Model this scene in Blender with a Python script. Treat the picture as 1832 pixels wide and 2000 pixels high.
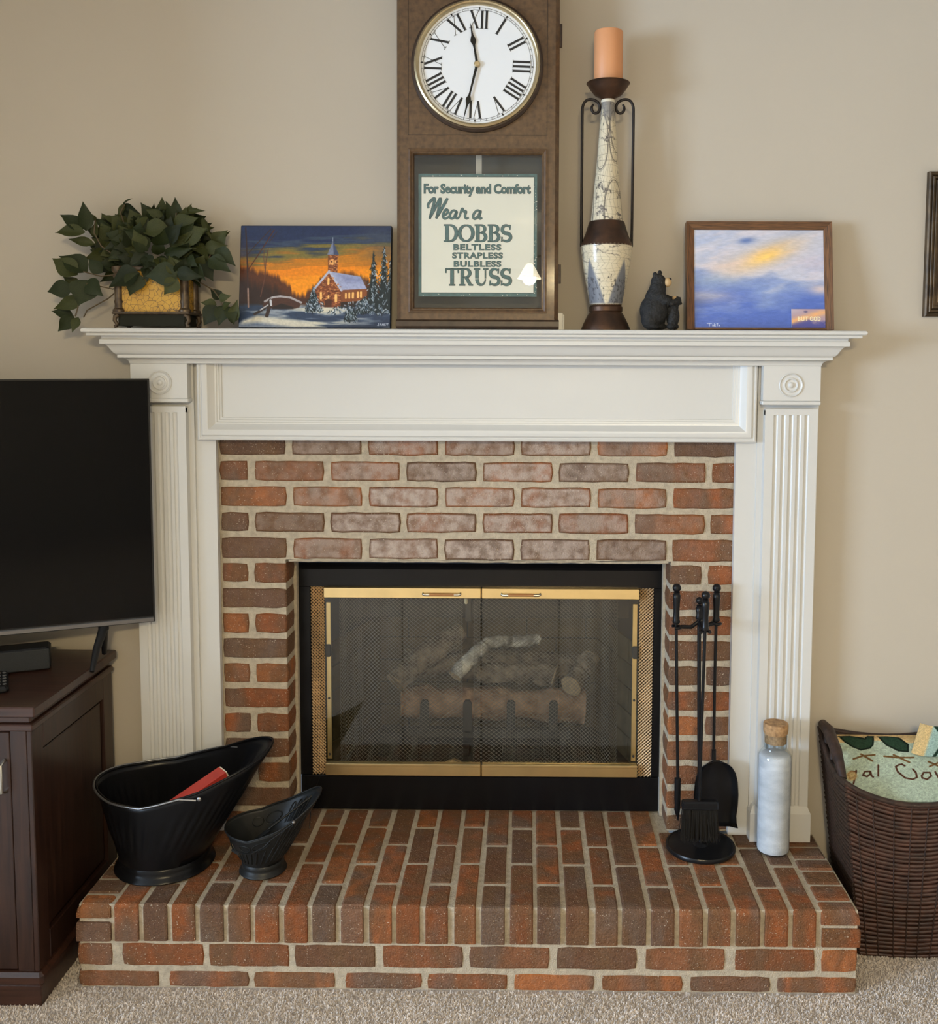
import bpy, bmesh, math, random
import numpy as np
from mathutils import Vector, Matrix

# ------------------------------------------------------------------ scene
for o in list(bpy.data.objects):
    bpy.data.objects.remove(o)
SC = bpy.context.scene
COL = SC.collection
R = random.Random(7)
NR = np.random.RandomState(5)

# ------------------------------------------------------------------ camera
# world: X right, Y away from the camera, Z up; Z = 0 is the hearth top,
# Y = 0 the brick face, the carpet lies at Z = FL
FL = -.212
F_, CX, CY = 1950., 1011.12, 855.28
YAW, PIT, ROL = -.0092, .0796, .004
CAM = Vector((.3481, -2.6796, 1.3063))
_r0 = Vector((math.cos(YAW), -math.sin(YAW), 0))
_f0 = Vector((math.cos(PIT) * math.sin(YAW), math.cos(PIT) * math.cos(YAW), -math.sin(PIT)))
_d0 = Vector((-math.sin(PIT) * math.sin(YAW), -math.sin(PIT) * math.cos(YAW), -math.cos(PIT)))
_R = _r0 * math.cos(ROL) - _d0 * math.sin(ROL)
_D = _r0 * math.sin(ROL) + _d0 * math.cos(ROL)
cam = bpy.data.cameras.new('camera')
camo = bpy.data.objects.new('camera', cam)
COL.objects.link(camo)
camo.matrix_world = Matrix(((_R.x, -_D.x, -_f0.x, CAM.x), (_R.y, -_D.y, -_f0.y, CAM.y),
                            (_R.z, -_D.z, -_f0.z, CAM.z), (0, 0, 0, 1)))
cam.sensor_width = 36.
cam.lens = F_ / 2000. * 36.
cam.shift_x = (916 - CX) / 2000.
cam.shift_y = (CY - 1000) / 2000.
cam.clip_start = .05
SC.camera = camo


def ray(px, py):
    return _R * ((px - CX) / F_) + _D * ((py - CY) / F_) + _f0


def aY(px, py, Y):
    d = ray(px, py)
    return CAM + d * ((Y - CAM.y) / d.y)


def aZ(px, py, Z):
    d = ray(px, py)
    return CAM + d * ((Z - CAM.z) / d.z)


# ------------------------------------------------------------------ world, big lights, exposure
W = bpy.data.worlds.new('world')
SC.world = W
W.use_nodes = True
W.node_tree.nodes['Background'].inputs[0].default_value = (.62, .78, 1, 1)
W.node_tree.nodes['Background'].inputs[1].default_value = .2
VS = SC.view_settings
VS.view_transform = 'Standard'
VS.look = 'None'
VS.exposure = -.08
VS.gamma = 1
VS.use_curve_mapping = False


def area(name, loc, target, sx, sy, power, col):
    l = bpy.data.lights.new(name, 'AREA')
    l.shape = 'RECTANGLE'
    l.size, l.size_y, l.energy, l.color = sx, sy, power, col
    o = bpy.data.objects.new(name, l)
    COL.objects.link(o)
    o.location = loc
    o.rotation_euler = (Vector(target) - Vector(loc)).to_track_quat('-Z', 'Y').to_euler()
    return o


# daylight through the window of the adjoining room on the left (the cool shadows right of the
# clock, the framed painting and the mantelpiece come from that side); it lies in the window's plane
area('window_left_offscreen', (-4.70, -3.1, 1.25), (0, -3.1, 1.25), 2.3, 1.35, 540, (.58, .76, 1.))

# ------------------------------------------------------------------ helpers: materials
def s2l(c):
    f = lambda v: v / 12.92 if v <= .04045 else ((v + .055) / 1.055) ** 2.4
    return tuple(f(v / 255.) for v in c)


def mat(name, col, rough=.5, metal=0., spec=.5, nscale=0, namt=0., bump=0., bscale=200, bdist=.002,
        col2=None, stretch=None, coat=0., trans=0., ior=1.45, detail=4, objvar=0.):
    """procedural principled material: two colours mixed by noise, optional fine relief"""
    m = bpy.data.materials.new(name)
    m.use_nodes = True
    N, L = m.node_tree.nodes, m.node_tree.links
    b = N['Principled BSDF']
    c = tuple(col) + (1,)
    b.inputs['Base Color'].default_value = c
    b.inputs['Roughness'].default_value = rough
    b.inputs['Metallic'].default_value = metal
    b.inputs['Specular IOR Level'].default_value = spec
    b.inputs['IOR'].default_value = ior
    if coat:
        b.inputs['Coat Weight'].default_value = coat
        b.inputs['Coat Roughness'].default_value = .1
    if trans:
        b.inputs['Transmission Weight'].default_value = trans
    tc = N.new('ShaderNodeTexCoord')
    src = tc.outputs['Object']
    if stretch:
        mp = N.new('ShaderNodeMapping')
        mp.inputs['Scale'].default_value = stretch
        L.new(src, mp.inputs[0])
        src = mp.outputs[0]
    if nscale:
        n = N.new('ShaderNodeTexNoise')
        n.inputs['Scale'].default_value = nscale
        n.inputs['Detail'].default_value = detail
        L.new(src, n.inputs['Vector'])
        rp = N.new('ShaderNodeValToRGB')
        rp.color_ramp.elements[0].position = .3
        rp.color_ramp.elements[1].position = .72
        L.new(n.outputs['Fac'], rp.inputs[0])
        mx = N.new('ShaderNodeMix')
        mx.data_type = 'RGBA'
        c2 = tuple(col2) if col2 else tuple(v * (1 - namt) for v in col)
        mx.inputs['A'].default_value = c
        mx.inputs['B'].default_value = c2 + (1,)
        L.new(rp.outputs[0], mx.inputs['Factor'])
        L.new(mx.outputs['Result'], b.inputs['Base Color'])
    if bump:
        n2 = N.new('ShaderNodeTexNoise')
        n2.inputs['Scale'].default_value = bscale
        n2.inputs['Detail'].default_value = 3
        L.new(src, n2.inputs['Vector'])
        bp = N.new('ShaderNodeBump')
        bp.inputs['Strength'].default_value = bump
        bp.inputs['Distance'].default_value = bdist
        L.new(n2.outputs['Fac'], bp.inputs['Height'])
        L.new(bp.outputs[0], b.inputs['Normal'])
    return m


def attr_mat(name, rough=.6, bump=0., bscale=300, spec=.4, coat=0., bdist=.001):
    """colour comes from the mesh's own painted colour attribute"""
    m = mat(name, (1, 1, 1), rough, 0, spec, bump=bump, bscale=bscale, coat=coat, bdist=bdist)
    N, L = m.node_tree.nodes, m.node_tree.links
    a = N.new('ShaderNodeAttribute')
    a.attribute_name = 'Col'
    L.new(a.outputs['Color'], N['Principled BSDF'].inputs['Base Color'])
    return m


def emit_mat(name, col, s):
    m = bpy.data.materials.new(name)
    m.use_nodes = True
    b = m.node_tree.nodes['Principled BSDF']
    b.inputs['Base Color'].default_value = (.9, .88, .82, 1)
    b.inputs['Emission Color'].default_value = tuple(col) + (1,)
    b.inputs['Emission Strength'].default_value = s
    return m


def brick_mat():
    m = bpy.data.materials.new('brick')
    m.use_nodes = True
    N, L = m.node_tree.nodes, m.node_tree.links
    b = N['Principled BSDF']
    b.inputs['Roughness'].default_value = .72
    b.inputs['Specular IOR Level'].default_value = .15
    oi = N.new('ShaderNodeObjectInfo')
    tc = N.new('ShaderNodeTexCoord')
    cmb = N.new('ShaderNodeCombineXYZ')
    for i in range(3):
        mu = N.new('ShaderNodeMath')
        mu.operation = 'MULTIPLY'
        mu.inputs[1].default_value = (37., 91., 53.)[i]
        L.new(oi.outputs['Random'], mu.inputs[0])
        L.new(mu.outputs[0], cmb.inputs[i])
    ad = N.new('ShaderNodeVectorMath')
    L.new(tc.outputs['Object'], ad.inputs[0])
    L.new(cmb.outputs[0], ad.inputs[1])

    def noise(scale, detail, lo, hi, st=None):
        v = ad.outputs[0]
        if st:
            mp = N.new('ShaderNodeMapping')
            mp.inputs['Scale'].default_value = st
            L.new(v, mp.inputs[0])
            v = mp.outputs[0]
        n = N.new('ShaderNodeTexNoise')
        n.inputs['Scale'].default_value = scale
        n.inputs['Detail'].default_value = detail
        L.new(v, n.inputs['Vector'])
        mr = N.new('ShaderNodeMapRange')
        mr.inputs['From Min'].default_value = lo
        mr.inputs['From Max'].default_value = hi
        L.new(n.outputs['Fac'], mr.inputs['Value'])
        return mr.outputs[0], n.outputs['Fac']

    def mix(fac, a, bb, mode='MIX', famt=None):
        x = N.new('ShaderNodeMix')
        x.data_type = 'RGBA'
        x.blend_type = mode
        if famt is not None:
            mu = N.new('ShaderNodeMath')
            mu.operation = 'MULTIPLY'
            mu.inputs[1].default_value = famt
            L.new(fac, mu.inputs[0])
            fac = mu.outputs[0]
        L.new(fac, x.inputs['Factor'])
        for s, v in (('A', a), ('B', bb)):
            if isinstance(v, tuple):
                x.inputs[s].default_value = v + (1,)
            else:
                L.new(v, x.inputs[s])
        return x.outputs['Result']
    big, _ = noise(1., 2, .42, .60, (16, 16, 5))
    big2, _ = noise(1., 2, .52, .66, (11, 11, 4))
    med, medr = noise(60, 4, .35, .7)
    fin, finr = noise(260, 3, .35, .7)
    spk, _ = noise(330, 1, .70, .74)
    c = oi.outputs['Color']
    c = mix(big, c, (.135, .072, .034), famt=.80)          # brown flashed areas
    c = mix(big2, c, (.125, .092, .070), famt=.70)          # grey flashed areas
    c = mix(med, c, (.075, .040, .024), famt=.42)
    c = mix(fin, c, (.34, .17, .085), famt=.16)
    # pale film on the face, missing along the edges
    ea = N.new('ShaderNodeAttribute')
    ea.attribute_name = 'edge'
    ef, _ = noise(38, 4, .34, .60)
    e2 = N.new('ShaderNodeMath')
    e2.operation = 'MULTIPLY'
    L.new(ea.outputs['Fac'], e2.inputs[0])
    L.new(oi.outputs['Alpha'], e2.inputs[1])
    e3 = N.new('ShaderNodeMath')
    e3.operation = 'MULTIPLY_ADD'
    e3.inputs[1].default_value = .70
    L.new(ef, e3.inputs[0])
    e3.inputs[2].default_value = .30
    e4 = N.new('ShaderNodeMath')
    e4.operation = 'MULTIPLY'
    L.new(e2.outputs[0], e4.inputs[0])
    L.new(e3.outputs[0], e4.inputs[1])
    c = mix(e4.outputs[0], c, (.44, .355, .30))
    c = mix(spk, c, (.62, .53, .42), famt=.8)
    L.new(c, b.inputs['Base Color'])
    bp = N.new('ShaderNodeBump')
    bp.inputs['Strength'].default_value = .8
    bp.inputs['Distance'].default_value = .004
    sm = N.new('ShaderNodeMath')
    sm.operation = 'ADD'
    L.new(medr, sm.inputs[0])
    L.new(finr, sm.inputs[1])
    L.new(sm.outputs[0], bp.inputs['Height'])
    L.new(bp.outputs[0], b.inputs['Normal'])
    return m


def wood_mat(name, c1, c2, axis='Z', scale=22, rough=.4, coat=0., ring=6.):
    """grain running along one axis"""
    m = bpy.data.materials.new(name)
    m.use_nodes = True
    N, L = m.node_tree.nodes, m.node_tree.links
    b = N['Principled BSDF']
    b.inputs['Roughness'].default_value = rough
    if coat:
        b.inputs['Coat Weight'].default_value = coat
        b.inputs['Coat Roughness'].default_value = .15
    tc = N.new('ShaderNodeTexCoord')
    mp = N.new('ShaderNodeMapping')
    s = [scale] * 3
    s['XYZ'.index(axis)] = scale * .06
    mp.inputs['Scale'].default_value = s
    L.new(tc.outputs['Object'], mp.inputs[0])
    n = N.new('ShaderNodeTexNoise')
    n.inputs['Scale'].default_value = ring
    n.inputs['Detail'].default_value = 6
    n.inputs['Distortion'].default_value = .6
    L.new(mp.outputs[0], n.inputs['Vector'])
    rp = N.new('ShaderNodeValToRGB')
    rp.color_ramp.elements[0].position = .32
    rp.color_ramp.elements[0].color = tuple(c1) + (1,)
    rp.color_ramp.elements[1].position = .68
    rp.color_ramp.elements[1].color = tuple(c2) + (1,)
    L.new(n.outputs['Fac'], rp.inputs[0])
    L.new(rp.outputs[0], b.inputs['Base Color'])
    bp = N.new('ShaderNodeBump')
    bp.inputs['Strength'].default_value = .15
    bp.inputs['Distance'].default_value = .001
    L.new(n.outputs['Fac'], bp.inputs['Height'])
    L.new(bp.outputs[0], b.inputs['Normal'])
    return m


def glass_mat(name, tint=(1, 1, 1), rough=.0, refl=.06):
    """thin pane: mostly see-through, mirror-like share growing at grazing angles"""
    m = bpy.data.materials.new(name)
    m.use_nodes = True
    N, L = m.node_tree.nodes, m.node_tree.links
    N.remove(N['Principled BSDF'])
    out = N['Material Output']
    t = N.new('ShaderNodeBsdfTransparent')
    t.inputs[0].default_value = tuple(tint) + (1,)
    g = N.new('ShaderNodeBsdfGlossy')
    g.inputs['Roughness'].default_value = rough
    f = N.new('ShaderNodeLayerWeight')
    f.inputs[0].default_value = .5
    pw = N.new('ShaderNodeMath')
    pw.operation = 'POWER'
    pw.inputs[1].default_value = 5
    L.new(f.outputs['Facing'], pw.inputs[0])
    ml = N.new('ShaderNodeMath')
    ml.operation = 'MULTIPLY_ADD'
    ml.inputs[1].default_value = .85
    ml.inputs[2].default_value = refl
    L.new(pw.outputs[0], ml.inputs[0])
    x = N.new('ShaderNodeMixShader')
    L.new(ml.outputs[0], x.inputs[0])
    L.new(t.outputs[0], x.inputs[1])
    L.new(g.outputs[0], x.inputs[2])
    L.new(x.outputs[0], out.inputs[0])
    return m


# ------------------------------------------------------------------ helpers: objects
def tag(o, label=None, cat=None, group=None, kind=None):
    if label:
        o['label'] = label
    if cat:
        o['category'] = cat
    if group:
        o['group'] = group
    if kind:
        o['kind'] = kind
    return o


def thing(name, label, cat, loc=(0, 0, 0), rot=(0, 0, 0), group=None):
    o = bpy.data.objects.new(name, None)
    COL.objects.link(o)
    o.location = loc
    o.rotation_euler = rot
    o.empty_display_size = .05
    return tag(o, label, cat, group)


def world_loc(o):
    v = Vector((0, 0, 0))
    while o is not None:
        v = v + Vector(o.location)
        o = o.parent
    return v


class MB:
    """collects shapes; build() links them as ONE mesh object"""

    def __init__(s):
        s.v, s.f = [], []

    def add(s, v, f):
        o = len(s.v)
        s.v += [tuple(p) for p in v]
        s.f += [tuple(i + o for i in q) for q in f]
        return s

    def box(s, a, b, ch=0.):
        x0, y0, z0 = a
        x1, y1, z1 = b
        x0, x1 = min(x0, x1), max(x0, x1)
        y0, y1 = min(y0, y1), max(y0, y1)
        z0, z1 = min(z0, z1), max(z0, z1)
        if not ch:
            v = [(x0, y0, z0), (x1, y0, z0), (x1, y1, z0), (x0, y1, z0), (x0, y0, z1), (x1, y0, z1), (x1, y1, z1), (x0, y1, z1)]
            return s.add(v, [(0, 3, 2, 1), (4, 5, 6, 7), (0, 1, 5, 4), (1, 2, 6, 5), (2, 3, 7, 6), (3, 0, 4, 7)])
        c = min(ch, (x1 - x0) * .49, (y1 - y0) * .49, (z1 - z0) * .49)
        rings = []
        for z, k in ((z0, c), (z0 + c, 0), (z1 - c, 0), (z1, c)):
            a0, a1, b0, b1 = x0 + k, x1 - k, y0 + k, y1 - k
            e = c if k == 0 else c * .5
            rings.append([(a0 + e, b0, z), (a1 - e, b0, z), (a1, b0 + e, z), (a1, b1 - e, z), (a1 - e, b1, z), (a0 + e, b1, z), (a0, b1 - e, z), (a0, b0 + e, z)])
        return s.loft(rings, True, True, True)

    def loft(s, rings, closed=True, cap0=False, cap1=False):
        n = len(rings[0])
        v = [p for r in rings for p in r]
        f = []
        for i in range(len(rings) - 1):
            for j in range(n if closed else n - 1):
                k = (j + 1) % n
                f.append((i * n + j, i * n + k, (i + 1) * n + k, (i + 1) * n + j))
        if cap0:
            f.append(tuple(range(n - 1, -1, -1)))
        if cap1:
            f.append(tuple((len(rings) - 1) * n + j for j in range(n)))
        return s.add(v, f)

    def lathe(s, prof, c=(0, 0, 0), n=32, ey=1., cap=True, axis='Z'):
        rings = []
        for r, z in prof:
            ring = []
            for j in range(n):
                a = 2 * math.pi * j / n
                x, y = r * math.cos(a), r * math.sin(a) * ey
                if axis == 'Z':
                    ring.append((c[0] + x, c[1] + y, c[2] + z))
                elif axis == 'Y':
                    ring.append((c[0] + x, c[1] + z, c[2] - y))
                else:
                    ring.append((c[0] + z, c[1] + x, c[2] + y))
            rings.append(ring)
        return s.loft(rings, True, cap, cap)

    def tube(s, pts, r, n=8, cap=True, closed=False):
        pts = [Vector(p) for p in pts]
        m = len(pts)
        rr = r if isinstance(r, (list, tuple)) else [r] * m
        rings = []
        up = None
        for i, p in enumerate(pts):
            if closed:
                t = pts[(i + 1) % m] - pts[i - 1]
            else:
                t = pts[min(i + 1, m - 1)] - pts[max(i - 1, 0)]
            t.normalize()
            if up is None:
                up = Vector((0, 0, 1)) if abs(t.z) < .9 else Vector((0, 1, 0))
            a = t.cross(up)
            if a.length < 1e-6:
                a = t.cross(Vector((1, .2, .1)))
            a.normalize()
            b = a.cross(t).normalized()
            up = b
            rings.append([p + (a * math.cos(2 * math.pi * j / n) + b * math.sin(2 * math.pi * j / n)) * rr[i] for j in range(n)])
        if closed:
            rings.append(rings[0])
            return s.loft(rings, True)
        return s.loft(rings, True, cap, cap)

    def prism(s, poly, d, plane='XZ', y0=0.):
        """extrude a 2D polygon: plane XZ along Y from y0 to y0+d, XY along Z, YZ along X"""
        n = len(poly)

        def p3(p, e):
            if plane == 'XZ':
                return (p[0], e, p[1])
            if plane == 'XY':
                return (p[0], p[1], e)
            return (e, p[0], p[1])
        v = [p3(p, y0) for p in poly] + [p3(p, y0 + d) for p in poly]
        f = [tuple(range(n)), tuple(range(2 * n - 1, n - 1, -1))]
        f += [(i, i + n, (i + 1) % n + n, (i + 1) % n) for i in range(n)]
        return s.add(v, f)

    def sphere(s, c, r, n=16, m=10, sc=(1, 1, 1), M=None):
        rings = []
        for i in range(m + 1):
            t = math.pi * i / m
            q = max(math.sin(t), 1e-3)
            ring = []
            for j in range(n):
                a = 2 * math.pi * j / n
                p = Vector((r * q * math.cos(a) * sc[0], r * q * math.sin(a) * sc[1], -r * math.cos(t) * sc[2]))
                if M is not None:
                    p = M @ p
                ring.append(p + Vector(c))
            rings.append(ring)
        return s.loft(rings, True, True, True)

    def mesh(s, name, off=(0, 0, 0)):
        me = bpy.data.meshes.new(name)
        ox, oy, oz = off
        me.from_pydata([(x - ox, y - oy, z - oz) for x, y, z in s.v], [], s.f)
        bm = bmesh.new()
        bm.from_mesh(me)
        bmesh.ops.recalc_face_normals(bm, faces=bm.faces)
        bm.to_mesh(me)
        bm.free()
        return me

    def build(s, name, m, parent=None, smooth=None, local=False, kind=None, label=None):
        off = (0, 0, 0) if (parent is None or local) else world_loc(parent)
        me = s.mesh(name, off)
        o = bpy.data.objects.new(name, me)
        COL.objects.link(o)
        if parent is not None:
            o.parent = parent
        if m is not None:
            me.materials.append(m)
        if smooth:
            me.polygons.foreach_set('use_smooth', [True] * len(me.polygons))
            if smooth != 180:
                try:
                    me.set_sharp_from_angle(angle=math.radians(smooth))
                except Exception:
                    pass
        if kind:
            o['kind'] = kind
        if label:
            o['label'] = label
        return o


def recentre(o):
    """single-mesh thing: move the object's origin to the base of its mesh"""
    me = o.data
    n = len(me.vertices)
    co = np.empty(n * 3)
    me.vertices.foreach_get('co', co)
    co = co.reshape(-1, 3)
    c = (co.min(0) + co.max(0)) / 2
    c[2] = co[:, 2].min()
    co -= c
    me.vertices.foreach_set('co', co.ravel())
    me.update()
    o.location = Vector(o.location) + Vector(c)
    return o


def set_col(o, cols, name='Col'):
    a = o.data.color_attributes.new(name, 'FLOAT_COLOR', 'POINT')
    c = np.ones((len(o.data.vertices), 4), dtype=np.float32)
    c[:, :3] = cols
    a.data.foreach_set('color', c.ravel())


def grid_obj(name, P, img, m, parent, smooth=180):
    """P: (H,W,3) points, img: (H,W,3) linear colours -> a painted sheet"""
    H, Wd = P.shape[:2]
    off = np.array(world_loc(parent)) if parent is not None else np.zeros(3)
    me = bpy.data.meshes.new(name)
    idx = np.arange(H * Wd).reshape(H, Wd)
    f = np.stack([idx[:-1, :-1], idx[:-1, 1:], idx[1:, 1:], idx[1:, :-1]], -1).reshape(-1, 4)
    me.from_pydata((P.reshape(-1, 3) - off).tolist(), [], f.tolist())
    o = bpy.data.objects.new(name, me)
    COL.objects.link(o)
    o.parent = parent
    me.materials.append(m)
    if smooth:
        me.polygons.foreach_set('use_smooth', [True] * len(me.polygons))
    set_col(o, img.reshape(-1, 3))
    return o


def text_polys(txt, size=1., spacing=1., bold=0.):
    """built-in font outline as 2D mesh: returns verts (n,2), faces, width"""
    cu = bpy.data.curves.new('t', 'FONT')
    cu.body = txt
    cu.size = size
    cu.space_character = spacing
    cu.offset = bold
    cu.resolution_u = 3
    ob = bpy.data.objects.new('t', cu)
    COL.objects.link(ob)
    dg = bpy.context.evaluated_depsgraph_get()
    me = bpy.data.meshes.new_from_object(ob.evaluated_get(dg))
    v = [(p.co.x, p.co.y) for p in me.vertices]
    f = [tuple(q.vertices) for q in me.polygons]
    bpy.data.objects.remove(ob)
    bpy.data.meshes.remove(me)
    return np.array(v), f


def fit_text(mb, txt, x0, x1, z0, z1, y, bold=0., spacing=1., slant=0.):
    """place lettering in the XZ plane so that it fills the given box exactly"""
    v, f = text_polys(txt, 1., spacing, bold)
    a, b = v.min(0), v.max(0)
    u = (v[:, 0] - a[0]) / (b[0] - a[0])
    w = (v[:, 1] - a[1]) / (b[1] - a[1])
    mb.add([(x0 + (x1 - x0) * p + slant * q * (z1 - z0), y, z0 + (z1 - z0) * q) for p, q in zip(u, w)], f)


def stroke(mb, pts, w, y, plane=None):
    """flat ribbon along 2D points with a width at each point, in the XZ plane at depth y"""
    pts = [Vector((p[0], p[1])) for p in pts]
    n = len(pts)
    ww = w if isinstance(w, (list, tuple)) else [w] * n
    A, B = [], []
    for i, p in enumerate(pts):
        t = pts[min(i + 1, n - 1)] - pts[max(i - 1, 0)]
        t.normalize()
        q = Vector((-t.y, t.x)) * ww[i] * .5
        A.append(p + q)
        B.append(p - q)
    v = [(p.x, y, p.y) for p in A] + [(p.x, y, p.y) for p in B]
    mb.add(v, [(i, i + 1, n + i + 1, n + i) for i in range(n - 1)])


# small raster painter used for the painted surfaces (results become colour attributes)
def vnoise(H, Wd, sy, sx, seed=0, octv=3):
    rs = np.random.RandomState(seed)
    out = np.zeros((H, Wd))
    amp, tot = 1., 0.
    for k in range(octv):
        gy, gx = max(2, int(sy * 2 ** k)), max(2, int(sx * 2 ** k))
        g = rs.rand(gy + 2, gx + 2)
        yy = np.linspace(0, gy, H, endpoint=False)
        xx = np.linspace(0, gx, Wd, endpoint=False)
        yi, xi = yy.astype(int), xx.astype(int)
        fy, fx = (yy - yi)[:, None], (xx - xi)[None, :]
        fy, fx = fy * fy * (3 - 2 * fy), fx * fx * (3 - 2 * fx)
        a = g[yi][:, xi] * (1 - fx) + g[yi][:, xi + 1] * fx
        b = g[yi + 1][:, xi] * (1 - fx) + g[yi + 1][:, xi + 1] * fx
        out += (a * (1 - fy) + b * fy) * amp
        tot += amp
        amp *= .5
    return out / tot


class Canvas:
    """u,v in 0..1, v downwards"""

    def __init__(s, H, Wd, col=(255, 255, 255)):
        s.H, s.W = H, Wd
        s.a = np.ones((H, Wd, 3)) * np.array(col, float)
        s.U, s.V = np.meshgrid((np.arange(Wd) + .5) / Wd, (np.arange(H) + .5) / H)
        s.asp = Wd / H

    def blend(s, m, col):
        m = np.clip(m, 0, 1)[..., None]
        s.a = s.a * (1 - m) + np.array(col, float) * m

    def poly(s, pts, col, soft=.004, alpha=1.):
        inside = np.zeros((s.H, s.W), bool)
        dist = np.full((s.H, s.W), 9.)
        n = len(pts)
        for i in range(n):
            x0, y0 = pts[i]
            x1, y1 = pts[(i + 1) % n]
            c = (y0 > s.V) != (y1 > s.V)
            if y1 != y0:
                inside ^= c & (s.U < (x1 - x0) * (s.V - y0) / (y1 - y0) + x0)
            dist = np.minimum(dist, s.segd(x0, y0, x1, y1))
        sd = np.where(inside, dist, -dist)
        s.blend(alpha * (.5 + sd / soft), col)

    def segd(s, x0, y0, x1, y1):
        ax, ay = (s.U - x0) * s.asp, s.V - y0
        bx, by = (x1 - x0) * s.asp, y1 - y0
        t = np.clip((ax * bx + ay * by) / (bx * bx + by * by + 1e-9), 0, 1)
        return np.hypot(ax - bx * t, ay - by * t)

    def line(s, pts, w, col, alpha=1., taper=None):
        """w in units of the height"""
        for i in range(len(pts) - 1):
            ww = w if taper is None else w + (taper - w) * i / max(1, len(pts) - 2)
            d = s.segd(*pts[i], *pts[i + 1])
            s.blend(alpha * np.clip((ww - d) * s.H + .5, 0, 1), col)

    def ell(s, x, y, rx, ry, col, soft=.3, alpha=1.):
        d = np.hypot((s.U - x) / rx, (s.V - y) / ry)
        s.blend(alpha * np.clip((1 - d) / soft + .5, 0, 1), col)

    def lin(s):
        c = np.clip(s.a / 255., 0, 1)
        return np.where(c <= .04045, c / 12.92, ((c + .055) / 1.055) ** 2.4)


# ------------------------------------------------------------------ shared materials
M = {}
M['wall'] = mat('wall_paint', (.50, .445, .365), .75, bump=.12, bscale=260, bdist=.001, nscale=3, namt=.03)
M['ceil'] = mat('ceiling_paint', (.62, .60, .56), .85)
M['carpet'] = mat('carpet', (.60, .53, .47), .95, spec=.1, nscale=220, namt=.35, bump=.8, bscale=500, bdist=.004)
M['pile'] = mat('carpet_pile', (.66, .585, .52), .95, spec=.08, nscale=9, namt=.22)
M['white'] = mat('white_gloss_paint', (.61, .60, .57), .30, nscale=2.5, namt=.04)
M['brick'] = brick_mat()
M['mortar'] = mat('mortar', (.52, .445, .335), .92, spec=.15, nscale=70, namt=.28, bump=.9, bscale=330, bdist=.003)
M['blackiron'] = mat('black_iron', (.008, .008, .009), .38, spec=.3, bump=.12, bscale=120)
M['blackpaint'] = mat('black_enamel', (.006, .006, .007), .25, spec=.3, nscale=8, namt=.3)
M['brass'] = mat('polished_brass', (.93, .72, .36), .30, 1., nscale=14, namt=.12, bump=.04, bscale=90)
M['white_plastic'] = mat('white_plastic', (.80, .79, .74), .35)
# ================================================================== the room
WY = .012           # face of the painted wall
CEIL = 2.50


def struct(name, mb, m, parent=None):
    o = mb.build(name, m, parent)
    o['kind'] = 'structure'
    return o


struct('floor', MB().box((-4.9, -6.3, FL - .1), (2.8, .3, FL)), M['carpet'])
struct('ceiling', MB().box((-4.9, -6.3, CEIL), (2.8, .3, CEIL + .1)), M['ceil'])
struct('wall_back', MB().box((-1.75, WY, FL), (-.50, .2, CEIL)).box((.925, WY, FL), (2.8, .2, CEIL))
       .box((-.50, WY, 1.12), (.925, .2, CEIL)), M['wall'])
struct('wall_left', MB().box((-4.8, -1.2, FL), (-1.75, .2, CEIL)), M['wall'])
struct('wall_right', MB().box((2.6, -6.2, FL), (2.8, WY, CEIL)), M['wall'])
struct('wall_front', MB().box((-4.8, -6.4, FL), (2.6, -6.2, CEIL)), M['wall'])
struct('wall_far', MB().box((-5.0, -6.2, FL), (-4.8, -1.2, CEIL)), M['wall'])


def window(n, c, w, h, axis):
    """white sash window round a daylight opening; axis = outward normal X or Y"""
    root = bpy.data.objects.new('window_%d' % n, None)
    COL.objects.link(root)
    root.location = c
    root['kind'] = 'structure'

    def bar(name, a0, a1, z0, z1, t0, t1):
        if axis == 'X':
            MB().box((t0, a0, z0), (t1, a1, z1)).build(name, M['white'], root, local=True)
        else:
            MB().box((a0, t0, z0), (a1, t1, z1)).build(name, M['white'], root, local=True)
    for s in (-1, 1):
        bar('window_frame', s * w / 2, s * (w / 2 + .07), -h / 2 - .07, h / 2 + .07, -.06, .06)
        bar('window_frame', -w / 2, w / 2, s * h / 2, s * (h / 2 + .07), -.06, .06)
    bar('window_sill', -w / 2 - .1, w / 2 + .1, -h / 2 - .1, -h / 2 - .07, -.06, .14)
    return root


window(1, (-4.74, -3.1, 1.25), 2.3, 1.35, 'X')

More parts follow.
